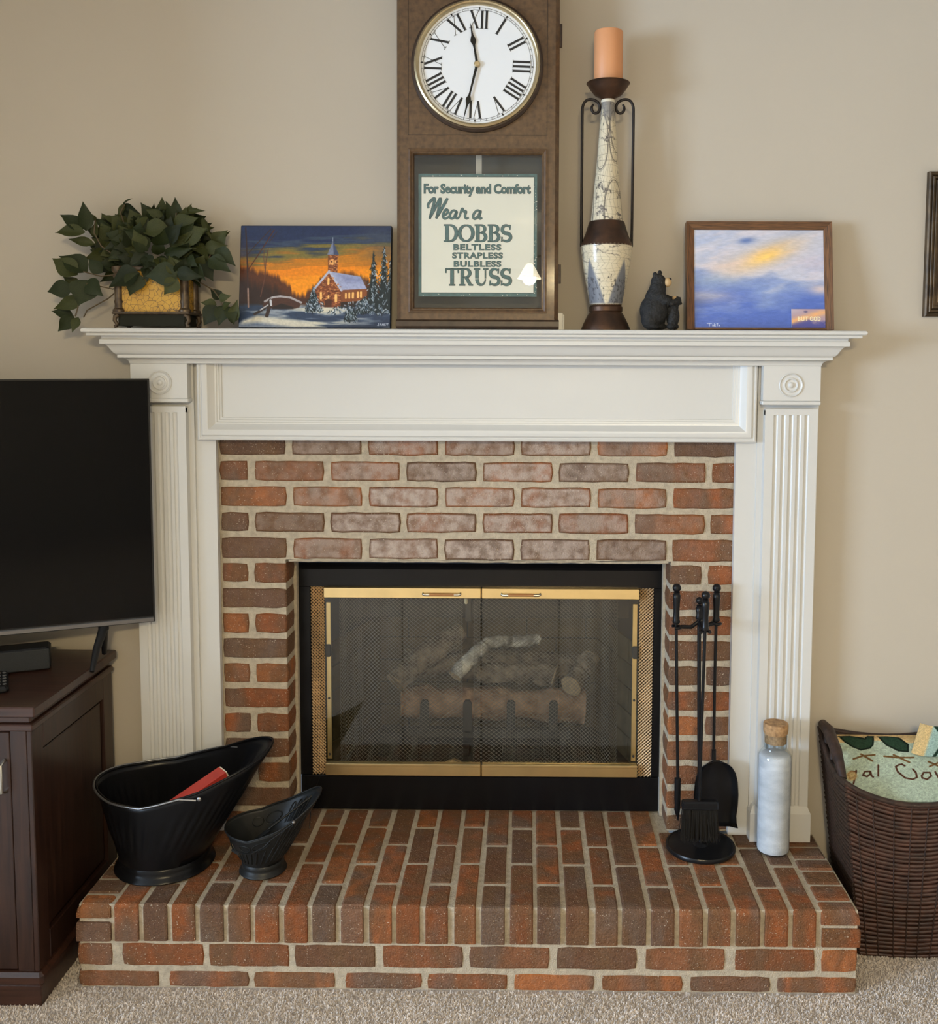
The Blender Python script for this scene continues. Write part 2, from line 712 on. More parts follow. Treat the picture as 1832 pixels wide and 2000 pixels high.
# carpet pile in the strip of floor the picture looks at
def carpet_pile():
    rs = np.random.RandomState(3)
    n = 130000
    x = rs.uniform(-1.05, 1.72, n)
    y = rs.uniform(-.80, .0, n)
    k = (y < -.398) | (x > 1.155) | (x < -.735)
    x, y = x[k], y[k]
    n = len(x)
    a = rs.uniform(0, 6.28, n)
    h = rs.uniform(.004, .0065, n)
    r = rs.uniform(.0014, .0026, n)
    lx, ly = rs.normal(0, .0025, n), rs.normal(0, .0025, n)
    P = np.zeros((n, 5, 3))
    for j in range(3):
        P[:, j, 0] = x + r * np.cos(a + j * 2.094)
        P[:, j, 1] = y + r * np.sin(a + j * 2.094)
        P[:, j, 2] = FL
    for j in (3, 4):
        s = -1 if j == 3 else 1
        P[:, j, 0] = x + lx + s * r * .6 * np.cos(a)
        P[:, j, 1] = y + ly + s * r * .6 * np.sin(a)
        P[:, j, 2] = FL + h
    i = np.arange(n)[:, None] * 5
    F = [(0, 1, 4), (0, 4, 3), (1, 2, 4), (2, 3, 4), (2, 0, 3)]
    f = np.concatenate([i + np.array([q]) for q in F], 0)
    me = bpy.data.meshes.new('carpet_pile')
    me.from_pydata(P.reshape(-1, 3).tolist(), [], f.tolist())
    o = bpy.data.objects.new('carpet_pile', me)
    COL.objects.link(o)
    me.materials.append(M['pile'])
    tag(o, 'short grey-beige cut pile of the carpet in front of the brick hearth', 'carpet', kind='stuff')


carpet_pile()

# ================================================================== bricks
PAL = [(.29, .088, .028), (.26, .080, .026), (.23, .078, .030), (.20, .078, .034), (.155, .072, .038), (.33, .110, .034), (.12, .068, .045)]


def link_brick(me, parent, c, col, bloom):
    o = bpy.data.objects.new('brick', me)
    COL.objects.link(o)
    o.parent = parent
    o.location = Vector(c) - world_loc(parent)
    o.color = (col[0], col[1], col[2], bloom)
    me.materials.append(M['brick'])
    return o


def face_brick(parent, x0, x1, z0, z1, y0, y1, col, bloom=0., jit=.0013):
    """a brick seen from the front: uneven outline, soft arris, pale film held off its edges"""
    c = ((x0 + x1) / 2, (y0 + y1) / 2, (z0 + z1) / 2)
    sx, sy, sz = (x1 - x0) / 2, (y1 - y0) / 2, (z1 - z0) / 2
    nx = max(2, int(round((x1 - x0) / .03)))
    pts = [(-sx + 2 * sx * i / nx, -sz) for i in range(nx)] + [(sx, -sz), (sx, -sz * .0)]
    pts += [(sx - 2 * sx * i / nx, sz) for i in range(nx)] + [(-sx, sz), (-sx, 0)]
    rings, J = [], [(R.uniform(-jit, jit), R.uniform(-jit, jit)) for _ in pts]
    corner = .004
    for e, yy in ((0, sy), (0, -sy + .004), (.0028, -sy), (.0075, -sy - .0003)):
        ring = []
        for (x, z), (jx, jz) in zip(pts, J):
            cx = x - math.copysign(min(e, sx * .4), x) if abs(x) > sx - 1e-6 else x
            cz = z - math.copysign(min(e, sz * .4), z) if abs(z) > sz - 1e-6 else z
            if abs(abs(x) - sx) < 1e-6 and abs(abs(z) - sz) < 1e-6:
                cx -= math.copysign(corner * .6, x)
                cz -= math.copysign(corner * .4, z)
            ring.append((cx + jx, yy, cz + jz))
        rings.append(ring)
    mb = MB()
    mb.loft(rings, True, False, True)
    me = mb.mesh('brick')
    n = len(pts)
    a = me.attributes.new('edge', 'FLOAT', 'POINT')
    a.data.foreach_set('value', [0.] * (3 * n) + [1.] * n)
    return link_brick(me, parent, c, col, bloom)


def top_brick(parent, x0, x1, y0, y1, z0, z1, col, rnd=0., jit=.0018, side=0, sr=0.):
    """a brick seen from above: section in YZ run along X; rnd rounds its front top edge,
    side = -1/+1 with sr rounds the outer end"""
    c = ((x0 + x1) / 2, (y0 + y1) / 2, (z0 + z1) / 2)
    sx, sy, sz = (x1 - x0) / 2, (y1 - y0) / 2, (z1 - z0) / 2
    k = .003
    sec = [(-sy, -sz), (-sy, sz - max(rnd, k) * 1.2)]
    if rnd:
        for a in (30, 60):
            t = math.radians(a)
            sec.append((-sy + rnd - rnd * math.cos(t), sz - rnd * 1.2 + rnd * 1.2 * math.sin(t)))
        sec.append((-sy + rnd, sz))
    else:
        sec.append((-sy + k, sz))
    sec += [(0, sz), (sy - k, sz), (sy, sz - k), (sy, -sz)]
    J = [(R.uniform(-jit, jit), R.uniform(-jit, jit) * .5) for _ in sec]
    xs = [(-sx, k), (-sx + k, 0), (0, 0), (sx - k, 0), (sx, k)]
    if side < 0:
        xs[0], xs[1] = (-sx, sr), (-sx + sr * .8, 0)
    if side > 0:
        xs[4], xs[3] = (sx, sr), (sx - sr * .8, 0)
    rings = []
    for x, e in xs:
        jx = R.uniform(-jit, jit)
        rings.append([(x + jx, y + jy + (k if (e and y < 0) else -k if e else 0) * .5, z + jz - (e if z > 0 else 0)) for (y, z), (jy, jz) in zip(sec, J)])
    mb = MB()
    mb.loft(rings, True, True, True)
    me = mb.mesh('brick')
    me.attributes.new('edge', 'FLOAT', 'POINT')
    return link_brick(me, parent, c, col, 0.)


def pick(P=PAL):
    c = R.choice(P)
    f = R.uniform(.75, 1.2)
    return (c[0] * f, c[1] * f, c[2] * f)


# ------------------------------------------------------------------ brick hearth
HF = -.396
hearth = thing('brick_hearth', 'raised red brick hearth with pale mortar joints on the carpet', 'hearth', (.21, -.2, FL))
J = .0128
MB().box((-.722, -.3875, FL), (1.143, -.004, -.0045)).box((-.312, -.004, FL), (.748, .1365, -.0045)) \
    .build('mortar', M['mortar'], hearth)
X0, PX = -.640, .0676
yk = [-.289, -.187, -.086, .0158]
for n in range(25):
    xa, xb = X0 + n * PX + J / 2, X0 + (n + 1) * PX - J / 2
    xa += R.uniform(-.0015, .0015)
    inop = xa > -.302 and xb < .740
    ymax = .122 if inop else -.008
    ks = [yk[0], yk[2]] if (n - 9) % 2 == 0 else [yk[1], yk[3]]
    cuts = [HF] + [k + R.uniform(-.003, .003) for k in ks if k < ymax - .015] + [ymax]
    for i in range(len(cuts) - 1):
        ya = cuts[i] + (0 if i == 0 else J / 2)
        yb = cuts[i + 1] - (J / 2 if i < len(cuts) - 2 else 0)
        fr = i == 0
        top_brick(hearth, xa, xb, ya, yb, -.092 if fr else -.05, R.uniform(-.0024, .0002), pick(), rnd=.011 if fr else 0.)
# bricks along the two ends
ey = [-.409, -.349, -.275, -.206, -.146, -.080, -.012]
for sd in (-1, 1):
    xa, xb = (-.728, X0 - J / 2) if sd < 0 else (X0 + 25 * PX + J / 2, 1.148)
    for i in range(6):
        ya = max(ey[i] + J / 2, HF)
        yb = ey[i + 1] - J / 2
        top_brick(hearth, xa, xb, ya, yb, -.036, .0, pick(), rnd=.02 if i == 0 else 0, side=sd, sr=.014)
    for i in range(2):
        ya, yb = (HF, -.20) if i == 0 else (-.192, -.012)
        top_brick(hearth, xa, xb, ya, yb, -.092, -.048, pick(), side=sd, sr=.003)
# two front courses
ca = [(-.730, -.644), (-.622, -.423), (-.413, -.217), (-.206, -.009), (.005, .201), (.215, .409), (.424, .619), (.637, .830), (.851, 1.045), (1.058, 1.146)]
cb = [(-.729, -.532), (-.510, -.315), (-.305, -.106), (-.084, .102), (.114, .309), (.322, .517), (.533, .729), (.744, .939), (.953, 1.146)]
for a, b in ca:
    face_brick(hearth, a, b, -.158, -.101, HF + .006, HF + .09, pick(), .03)
for a, b in cb:
    face_brick(hearth, a, b, FL + .001, -.170, HF + .006, HF + .09, pick(), .06)
for xe, s in ((-.728, -1), (1.145, 1)):      # the two ends
    for z0, z1 in ((-.158, -.101), (FL + .001, -.170)):
        for ya, yb in ((-.296, -.10), (-.088, -.012)):
            top_brick(hearth, xe if s < 0 else xe - .08, xe + .08 if s < 0 else xe, ya, yb, z0, z1, pick())

# ------------------------------------------------------------------ brick surround
sur = thing('brick_surround', 'red brick fireplace surround with sandy mortar inside the white mantelpiece', 'brickwork', (.21, .05, 0))
MB().box((-.49, .0034, .0), (-.3085, .117, 1.10)).box((.7415, .0034, .0), (.918, .117, 1.10)) \
    .box((-.3085, .0034, .757), (.7415, .117, 1.10)).box((-.3085, .092, 0), (-.3005, .117, .757)).box((.7335, .092, 0), (.7415, .117, .757)).build('mortar', M['mortar'], sur)
# pointing bead under the first course over the opening, standing a little proud and uneven
mb = MB()
pts = []
for i in range(40):
    pts.append((-.300 + i * 1.035 / 39, .0045, .7535 + R.uniform(-.0012, .0012)))
mb.tube(pts, .0035, 6)
mb.build('mortar_bead', M['mortar'], sur, smooth=60)
ZK = lambda k: 1.0351 - .0701 * k
MJ = .0076


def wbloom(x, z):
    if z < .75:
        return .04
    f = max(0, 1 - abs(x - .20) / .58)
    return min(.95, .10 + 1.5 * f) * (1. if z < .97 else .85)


for row in range(5):          # courses above the opening
    za, zb = ZK(row) + MJ, ZK(row - 1) - MJ
    if row == 0:
        zb = 1.095
    if row == 4:
        za = ZK(4) + .003
    st = -.295 if row % 2 == 0 else -.3982
    xs = [-.484] + [st + n * .2062 for n in range(8) if -.47 < st + n * .2062 < .90] + [.912]
    for i in range(len(xs) - 1):
        a = xs[i] + (MJ if i else 0)
        b = xs[i + 1] - (MJ if i < len(xs) - 2 else 0)
        mid = (a + b) / 2
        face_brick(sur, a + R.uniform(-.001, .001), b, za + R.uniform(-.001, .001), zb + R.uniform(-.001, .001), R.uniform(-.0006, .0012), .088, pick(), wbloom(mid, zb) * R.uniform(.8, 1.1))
for row in range(5, 16):      # the two jambs
    za, zb = ZK(row) + MJ, ZK(row - 1) - MJ
    if zb < .012:
        break
    za = max(za, .002)
    for sd in (0, 1):
        xo, xi = (-.484, -.3055) if sd == 0 else (.912, .7385)
        if row % 2 == 1:
            jx = -.402 if sd == 0 else .834
            a, b = sorted((xo, jx))
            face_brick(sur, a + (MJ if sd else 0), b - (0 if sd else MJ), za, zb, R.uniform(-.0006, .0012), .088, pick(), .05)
            a, b = sorted((jx, xi))
            face_brick(sur, a + (0 if sd else MJ), b - (MJ if sd else 0), za, zb, R.uniform(-.0006, .0012), .088, pick(), .05)
        else:
            a, b = sorted((xo, xi))
            face_brick(sur, a, b, za, zb, R.uniform(-.0006, .0012), .088, pick(), .05)

# ------------------------------------------------------------------ white mantelpiece
man = thing('mantelpiece', 'white painted wooden mantelpiece with fluted pilasters around the brick', 'mantelpiece', (.21, -.03, 0))
XL, XR, YF = -.694, 1.114, -.062


def returns(prof, name, cap=True):
    """moulding profile (projection, z) run along the front with mitred returns to the wall"""
    rings = []
    for e, z in prof:
        rings.append([(XL - e, WY - .001, z), (XL - e, YF - e, z), (XR + e, YF - e, z), (XR + e, WY - .001, z)])
    mb = MB()
    mb.loft(rings, False)
    n = len(rings)
    if cap:
        for r in (rings[0], rings[-1]):
            mb.add(r, [(0, 1, 2, 3)])
    mb.add([r[0] for r in rings] + [r[3] for r in rings], [])
    return mb.build(name, M['white'], man, smooth=28)


SHZ = 1.379
returns([(0, SHZ), (.083, SHZ), (.087, SHZ - .0015), (.089, SHZ - .005), (.0885, SHZ - .009), (.086, SHZ - .0115), (.080, SHZ - .0125), (0, SHZ - .0125)], 'shelf')
returns([(0, 1.3665), (.0785, 1.3665), (.0795, 1.3650), (.0795, 1.3615), (.0785, 1.3600), (0, 1.3600)], 'shelf_fillet')
cr = [(0, 1.3600), (.0530, 1.3600), (.0520, 1.3560), (.0525, 1.3525), (.0555, 1.3510), (.0560, 1.3505), (.0560, 1.3400), (.0545, 1.3392), (.0490, 1.3392)]
for i in range(9):
    t = i / 8
    cr.append((.0490 - .0250 * t, 1.3392 - .027 * (t + .16 * math.sin(2 * math.pi * t) * -.6)))
cr += [(.0225, 1.3120), (.0235, 1.3118), (.0235, 1.3040), (.0200, 1.3038)]
for i in range(6):
    t = i / 5 * math.pi / 2
    cr.append((.0200 - .0185 * math.sin(t), 1.3038 - .0135 * (1 - math.cos(t))))
cr += [(0, 1.2890), (-.02, 1.2890)]
returns(cr, 'crown_moulding')
# frieze board behind everything
MB().box((-.690, -.0195, 1.085), (1.110, -.0015, 1.2895)).build('frieze_board', M['white'], man)
# picture-frame moulding round three sides of the frieze panel
fm = MB()
prof = [(0, -.0195), (0, -.043), (.0035, -.0452), (.0065, -.0452), (.0075, -.0435), (.0095, -.0435), (.014, -.0475), (.021, -.0485), (.028, -.0465),
        (.036, -.037), (.043, -.031), (.047, -.0300), (.0475, -.0275), (.053, -.0265), (.0535, -.0235), (.059, -.0228), (.0595, -.0195)]
xo0, xo1, zo0, zo1 = -.526, .954, 1.0865, 1.2890
rings = []
for d, y in prof:
    rings.append([(xo0 + d, y, zo1), (xo0 + d, y, zo0 + d), (xo1 - d, y, zo0 + d), (xo1 - d, y, zo1)])
fm.loft(rings, False)
fm.build('panel_moulding', M['white'], man, smooth=25)
for sd in (0, 1):
    mx = (lambda x: x) if sd else (lambda x: .4205 - x)

    def bx(mb, x0, x1, y0, y1, z0, z1, ch=0.):
        a, b = sorted((mx(x0), mx(x1)))
        return mb.box((a, y0, z0), (b, y1, z1), ch)
    # flat stile beside the brick
    bx(MB(), .906, .978, -.021, -.0015, .001, 1.085).build('stile', M['white'], man)
    # back board slightly wider than the pilaster
    bx(MB(), .960, 1.121, -.030, WY - .001, .001, 1.289).build('back_board', M['white'], man)
    # fluted shaft
    poly = [(.9745, -.030), (.9745, -.0535)]
    for i in range(5):
        c = 1.0025 + i * .0203
        w = .0062
        poly += [(c - w, -.0535)] + [(c - w * math.cos(math.pi * k / 6), -.0535 + .0052 * math.sin(math.pi * k / 6)) for k in range(1, 6)] + [(c + w, -.0535)]
    poly += [(1.1125, -.0535), (1.1125, -.030)]
    poly = [(mx(x), y) for x, y in poly]
    sh = MB().prism(poly, 1.075, 'XY', .098)
    pil = sh.build('pilaster', M['white'], man)
    # blind ends of the flutes
    mbf = MB()
    for z in (1.158,):
        bx(mbf, .9745, 1.1125, -.0538, -.040, 1.160, 1.176)
    mbf.build('flute_stop', M['white'], pil)
    # corner block with its turned rosette
    blk = bx(MB(), .9655, 1.1145, -.062, WY - .002, 1.198, 1.2888).build('corner_block', M['white'], man)
    bx(MB(), .9630, 1.1160, -.0655, -.030, 1.187, 1.1975, .002).build('block_fillet', M['white'], man)
    rz = [(.031, 0), (.031, -.0022), (.0295, -.0032), (.0275, -.0012), (.0225, .0018), (.0195, -.0005), (.0185, -.0030), (.0165, -.0036), (.0150, -.0015),
          (.0110, .0020), (.0080, .0005), (.0070, -.0028), (.0050, -.0045), (.0015, -.0052)]
    MB().lathe([(r, y - .0022) for r, y in rz], (mx(1.0372), -.0605, 1.239), 40, axis='Y').build('rosette', M['white'], blk, smooth=50)
    # plinth
    pl = MB()
    a, b = sorted((mx(.957), mx(1.121)))
    rings = []
    for z, e in ((.0008, 0), (.079, 0), (.099, .009)):
        rings.append([(a + e, -.0605 + e, z), (b - e, -.0605 + e, z), (b - e, WY - .002, z), (a + e, WY - .002, z)])
    pl.loft(rings, True, True, True)
    pl.build('plinth', M['white'], man)
# ================================================================== fireplace insert
M['firebrick'] = mat('firebrick_panel', (.13, .105, .065), .9, spec=.1, nscale=14, namt=.5, bump=.5, bscale=80)
M['soot'] = mat('sooty_metal', (.03, .028, .026), .7)
M['wire'] = mat('mesh_wire', (.19, .178, .155), .5, .4)
M['pane'] = glass_mat('door_glass', (.93, .93, .90), 0., .045)
M['woodgrip'] = wood_mat('handle_wood', (.42, .19, .06), (.30, .12, .035), 'X', 60, .4)
M['chrome'] = mat('worn_chrome', (.62, .58, .50), .25, 1.)
M['perf'] = mat('perforated_brass', (.80, .58, .34), .42, .75, nscale=9, namt=.3)

ins = thing('fireplace_insert', 'black metal fireplace insert with brass framed folding glass doors', 'fireplace', (.221, .13, 0))
FY = .1185
MB().box((-.325, FY, .656), (.760, .140, .706)).prism([(FY, .706), (FY + .012, .7225), (.140, .7225), (.140, .706)], 1.085, 'YZ', -.325) \
    .build('top_hood', M['blackpaint'], ins)
MB().box((-.2995, FY - .003, .001), (.7325, .140, .1015), .002).build('bottom_panel', M['blackpaint'], ins)
for a, b in ((-.325, -.2675), (.7115, .760)):
    MB().box((a, FY, .102), (b, .140, .656), .002).build('side_frame', M['blackpaint'], ins)
# firebox
fb = MB()
A = [(-.262, .141), (-.135, .56), (.585, .56), (.706, .141)]
for nm, i, j in (('firebox_side', 0, 1), ('firebox_back', 1, 2), ('firebox_side', 2, 3)):
    (x0, y0), (x1, y1) = A[i], A[j]
    nx, ny = -(y1 - y0), (x1 - x0)
    l = math.hypot(nx, ny)
    nx, ny = nx / l * .03, ny / l * .03
    w = MB().add([(x0, y0, .07), (x1, y1, .07), (x1 + nx, y1 + ny, .07), (x0 + nx, y0 + ny, .07), (x0, y0, .70), (x1, y1, .70), (x1 + nx, y1 + ny, .70), (x0 + nx, y0 + ny, .70)],
                 [(0, 3, 2, 1), (4, 5, 6, 7), (0, 1, 5, 4), (1, 2, 6, 5), (2, 3, 7, 6), (3, 0, 4, 7)]).build(nm, M['soot'], ins)
    # firebrick facing: courses of separate bricks on each wall
    L_ = math.hypot(x1 - x0, y1 - y0)
    ux, uy = (x1 - x0) / L_, (y1 - y0) / L_
    px, py = uy, -ux
    for r in range(5):
        z0, z1 = .085 + r * .076, .085 + r * .076 + .071
        off = 0 if r % 2 else -.0975
        s = off
        while s < L_:
            a, b = max(s, .004), min(s + .19, L_ - .004)
            if b - a > .02:
                P = [(x0 + ux * a, y0 + uy * a), (x0 + ux * b, y0 + uy * b)]
                v = [(P[0][0], P[0][1], z0), (P[1][0], P[1][1], z0), (P[1][0] + px * .006, P[1][1] + py * .006, z0), (P[0][0] + px * .006, P[0][1] + py * .006, z0)]
                v += [(q[0], q[1], z1) for q in v]
                MB().add(v, [(0, 3, 2, 1), (4, 5, 6, 7), (0, 1, 5, 4), (1, 2, 6, 5), (2, 3, 7, 6), (3, 0, 4, 7)]).build('firebrick', M['firebrick'], w)
            s += .195
MB().box((-.28, .141, .055), (.72, .59, .085)).build('firebox_floor', M['soot'], ins)
MB().box((-.28, .141, .70), (.72, .59, .72)).build('firebox_top', M['soot'], ins)
MB().box((-.262, .30, .52), (.706, .55, .70)).build('smoke_baffle', M['soot'], ins)
# perforated brass strips beside the doors
def lattice(x0, x1, z0, z1, sx, sz, r, ymap, xmap=None, n=3):
    """two families of diagonal wires that make a diamond mesh"""
    mb = MB()
    nx, nz = int(round((x1 - x0) / sx)), int(round((z1 - z0) / sz))
    for fam in (0, 1):
        for k in range(-nz, nx + 1):
            run = []
            for j in range(nz + 1):
                i = k + j
                if 0 <= i <= nx:
                    q = i if fam == 0 else nx - i
                    x = x0 + (x1 - x0) * q / nx
                    z = z0 + (z1 - z0) * j / nz
                    run.append((xmap(x) if xmap else x, ymap(x, z) + (r * .8 if fam else 0), z))
            if len(run) > 1:
                mb.tube(run, r, n, False)
    return mb


for a, b in ((-.267, -.229), (.6715, .7112)):
    pf = lattice(a, b, .103, .655, .0098, .0094, .00175, lambda x, z: .1215, n=4).build('perforated_strip', M['perf'], ins, kind='stuff')
    MB().box((a, .128, .103), (b, .130, .655)).build('strip_backing', M['soot'], ins)
# pair of folding doors
for d, (xa, xb, xm) in enumerate(((-.2270, .2195, -.004), (.2225, .6690, .442))):
    MB().box((xa, .104, .6265), (xb, .122, .6565), .0015).build('door_rail', M['brass'], ins)
    br = MB().box((xa, .104, .1065), (xb, .122, .1420), .0015)
    br.box((xa, .101, .1350), (xb, .106, .1425), .001)
    br.build('door_rail', M['brass'], ins)
    for a, b in ((xa + .001, xm - .0012), (xm + .0012, xb - .001)):
        MB().box((a, .1105, .142), (b, .1145, .627)).build('glass_pane', M['pane'], ins)
    xo = xa if d == 0 else xb
    s = 1 if d == 0 else -1
    for z0, z1 in ((.150, .455), (.485, .610)):
        MB().box((xo + s * .004, .118, z0), (xo + s * .017, .124, z1), .001).build('door_stile', M['brass'], ins)
    MB().box((xo + s * .002, .112, .452), (xo + s * .016, .126, .488), .002).build('hinge', M['soot'], ins)
    for z in (.165, .330):
        MB().sphere((xo + s * .010, .116, z), .0035, 10, 6).build('screw', M['soot'], ins)
    h0, h1 = (.056, .162) if d == 0 else (.279, .388)
    hd = MB().tube([(h0 + .010, .100, .638), (h1 - .010, .100, .638)], [.0042, .0042], 10).build('door_handle', M['woodgrip'], ins, smooth=50, label='wooden grip of the door handle')
    for e, q in ((h0, 1), (h1, -1)):
        MB().tube([(e, .1045, .642), (e, .098, .640), (e + q * .004, .099, .638), (e + q * .018, .100, .638)], [.003, .0034, .0040, .0046], 8).build('handle_end', M['chrome'], hd, smooth=60)
# wire mesh curtains that hang behind the glass
for sgn, xa, xb in ((0, -.195, .165), (1, .195, .615)):
    wdt = xb - xa

    def ym(x, z, xa=xa, xb=xb, sgn=sgn):
        t = (x - xa) / (xb - xa)
        t = t if sgn == 0 else 1 - t        # 0 at the outer, gathered end
        g = math.exp(-t * 2.4)
        return .165 + .014 * g * math.sin(t * 44) + .004 * math.sin(t * 15 + z * 3)

    def xm_(x, xa=xa, xb=xb, sgn=sgn):
        t = (x - xa) / (xb - xa)
        t = t if sgn == 0 else 1 - t
        t2 = t ** 1.25
        return xa + (xb - xa) * (t2 if sgn == 0 else 1 - t2)
    lattice(xa, xb, .10, .628, .0122, .0112, .00075, ym, xm_).build('mesh_curtain', M['wire'], ins, kind='stuff')
MB().tube([(-.20, .160, .632), (.64, .160, .632)], .004, 8).build('curtain_rod', M['soot'], ins)
MB().box((.173, .157, .545), (.190, .165, .625), .002).build('curtain_pull', M['soot'], ins)
MB().box((.170, .150, .598), (.180, .160, .622), .003).build('pull_knob', mat('ivory_plastic', (.55, .50, .36), .4), ins)

# ------------------------------------------------------------------ logs, grate, embers
M['bark'] = mat('charred_bark', (.30, .24, .185), .9, spec=.1, nscale=26, col2=(.04, .036, .034), bump=1., bscale=45, bdist=.012)
M['barkpink'] = mat('reddish_bark', (.44, .29, .20), .9, spec=.1, nscale=24, col2=(.15, .09, .065), bump=1., bscale=40, bdist=.012)
M['ash'] = mat('ashen_bark', (.72, .71, .68), .9, spec=.1, nscale=24, col2=(.13, .13, .14), bump=1., bscale=50, bdist=.012)
M['cutwood'] = mat('cut_wood_end', (.42, .31, .19), .85, nscale=60, namt=.35)
M['ember'] = mat('tan_ember_stone', (.58, .42, .22), .95, nscale=60, col2=(.25, .16, .08), bump=1., bscale=140, bdist=.01)
M['cast'] = mat('cast_iron_grate', (.035, .035, .036), .75)


def log(label, pts, rad, m, seed=0):
    rs = random.Random(seed)
    P = [Vector(p) for p in pts]
    Q = []
    for i in range(len(P) - 1):
        for k in range(6):
            Q.append(P[i].lerp(P[i + 1], k / 6))
    Q.append(P[-1])
    n = len(Q)
    rr = [(rad[0] + (rad[1] - rad[0]) * i / (n - 1)) * rs.uniform(.82, 1.12) for i in range(n)]
    Q = [q + Vector((0, rs.uniform(-.003, .003), rs.uniform(-.003, .003))) for q in Q]
    root = thing('gas_log', label, 'log', tuple(Q[n // 2] - Vector((0, 0, rr[n // 2]))))
    mb = MB().tube(Q, rr, 14, False)
    mb.v = [(x + rs.uniform(-.002, .002), y + rs.uniform(-.002, .002), z + rs.uniform(-.002, .002)) for x, y, z in mb.v]
    mb.build('bark', m, root, smooth=50)
    for i, s in ((0, 1), (n - 1, -1)):
        t = (Q[min(1, n - 1)] - Q[0]) if i == 0 else (Q[-1] - Q[-2])
        mb = MB().tube([Q[i] - t.normalized() * .002 * 0, Q[i] + (t.normalized() * (.003 if s > 0 else -.003))], [rr[i] * .985, rr[i] * .985], 14, True)
        mb.build('cut_end', M['cutwood'], root, smooth=40)
    return root


log('thick reddish ceramic log lying across the grate at the bottom', [(-.04, .355, .236), (.22, .365, .234), (.53, .355, .226)], (.048, .054), M['barkpink'], 1)
log('charred grey ceramic log resting behind the thick reddish log', [(-.04, .455, .322), (.26, .465, .330), (.52, .455, .318)], (.046, .044), M['bark'], 2)
log('short bark covered ceramic log on top of the thick reddish log, right of centre', [(.20, .350, .332), (.31, .350, .334), (.44, .350, .326)], (.031, .034), M['bark'], 3)
log('blackened ceramic log leaning up from the left side of the pile', [(-.05, .30, .318), (.04, .35, .385), (.14, .42, .440)], (.040, .036), M['bark'], 4)
log('ash white forked ceramic branch across the top of the log pile', [(.132, .285, .345), (.190, .31, .402), (.228, .35, .428), (.300, .385, .424), (.390, .40, .426)], (.022, .017), M['ash'], 5)
log('small ceramic log with a pale cut end at the right of the pile', [(.485, .29, .312), (.52, .33, .345), (.55, .37, .378)], (.033, .029), M['bark'], 6)
gr = thing('fire_grate', 'black cast iron fire grate with four upright fingers under the logs', 'grate', (.22, .30, .085))
for x in (.042, .172, .304, .433):
    p = [(x - .013, .175), (x + .013, .175), (x + .013, .262), (x + .007, .272), (x - .007, .272), (x - .013, .262)]
    MB().prism(p, .018, 'XZ', .262).build('upright', M['cast'], gr)
    MB().box((x - .008, .27, .160), (x + .008, .50, .176)).build('bar', M['cast'], gr)
MB().box((-.01, .262, .158), (.485, .282, .184), .003).build('front_bar', M['cast'], gr)
for x in (.012, .463):
    for y in (.275, .48):
        MB().box((x - .008, y - .008, .085), (x + .008, y + .008, .162)).build('leg', M['cast'], gr)
for lab, xa, xb in (('black burner cover with shiny spots under the left half of the grate', .035, .185), ('black burner cover under the right half of the grate', .275, .410)):
    o = MB().prism([(xa, .0855), (xb, .0855), (xb - .006, .145), (xa + .006, .150)], .045, 'XZ', .21).box((xa + .01, .205, .12), (xb - .01, .21, .135), .001).build('burner_cover', mat('dark_steel', (.06, .06, .062), .35, .7))
    tag(recentre(o), lab, 'burner')
o = MB().box((-.095, .225, .0855), (-.028, .30, .180), .006).box((-.10, .22, .16), (-.022, .31, .185), .01).lathe([(.006, 0), (.006, -.01), (.001, -.012)], (-.06, .222, .125), 12, axis='Y').build('gas_valve', M['cast'])
tag(recentre(o), 'dark gas valve box with a bright screw left of the grate', 'valve')
for i, (x, y, s, lab) in enumerate(((.135, .175, .028, 'largest tan ember stone on the firebox floor behind the left door'), (.010, .175, .015, 'small tan ember stone on the firebox floor near the gas valve'),
                                    (.185, .185, .012, 'flat tan ember chip beside the largest ember stone'), (.330, .18, .016, 'dull ember stone on the firebox floor behind the right door'))):
    rs = random.Random(i)
    mb = MB().sphere((x, y, .0855 + s * .75), s, 10, 7, (1.1, .8, .78))
    mb.v = [(a + rs.uniform(-.15, .15) * s, b + rs.uniform(-.15, .15) * s, max(.0855, c + rs.uniform(-.12, .12) * s)) for a, b, c in mb.v]
    o = mb.build('ember_stone', M['ember'] if i != 3 else M['bark'])
    tag(recentre(o), lab, 'stone', 'ember stones in the firebox')
# ================================================================== regulator clock on the shelf
M['clockwood'] = mat('speckled_walnut', (.125, .068, .028), .45, nscale=75, col2=(.060, .031, .014), coat=.08, bump=.1, bscale=150)
M['clockdark'] = mat('dark_walnut', (.050, .028, .016), .4, nscale=40, namt=.5)
M['dial'] = mat('white_enamel_dial', (.74, .76, .78), .35)
M['ink'] = mat('black_print', (.012, .012, .013), .5)
M['blued'] = mat('blued_steel', (.016, .015, .013), .35, .6)
M['bezel'] = mat('aged_brass', (.62, .50, .30), .32, 1., nscale=12, namt=.2)
M['teal'] = mat('teal_print', (.060, .150, .150), .55, nscale=120, namt=.35)
M['signdark'] = mat('dark_outline_print', (.010, .020, .020), .6)
M['signwhite'] = mat('cream_sign_paint', (.76, .75, .66), .45, nscale=7, namt=.05)
M['clockglass'] = glass_mat('clock_glass', (.97, .97, .96), 0., .045)
ck = thing('wall_clock', 'tall brown wooden pendulum clock with white Roman dial standing on the mantel', 'clock', (.2215, -.14, SHZ + .0004), (math.radians(-2.), 0, 0))
ck_w, ck_top = .2015, .905
bl = lambda mb, name, m, par=ck, **k: mb.build(name, m, par, local=True, **k)
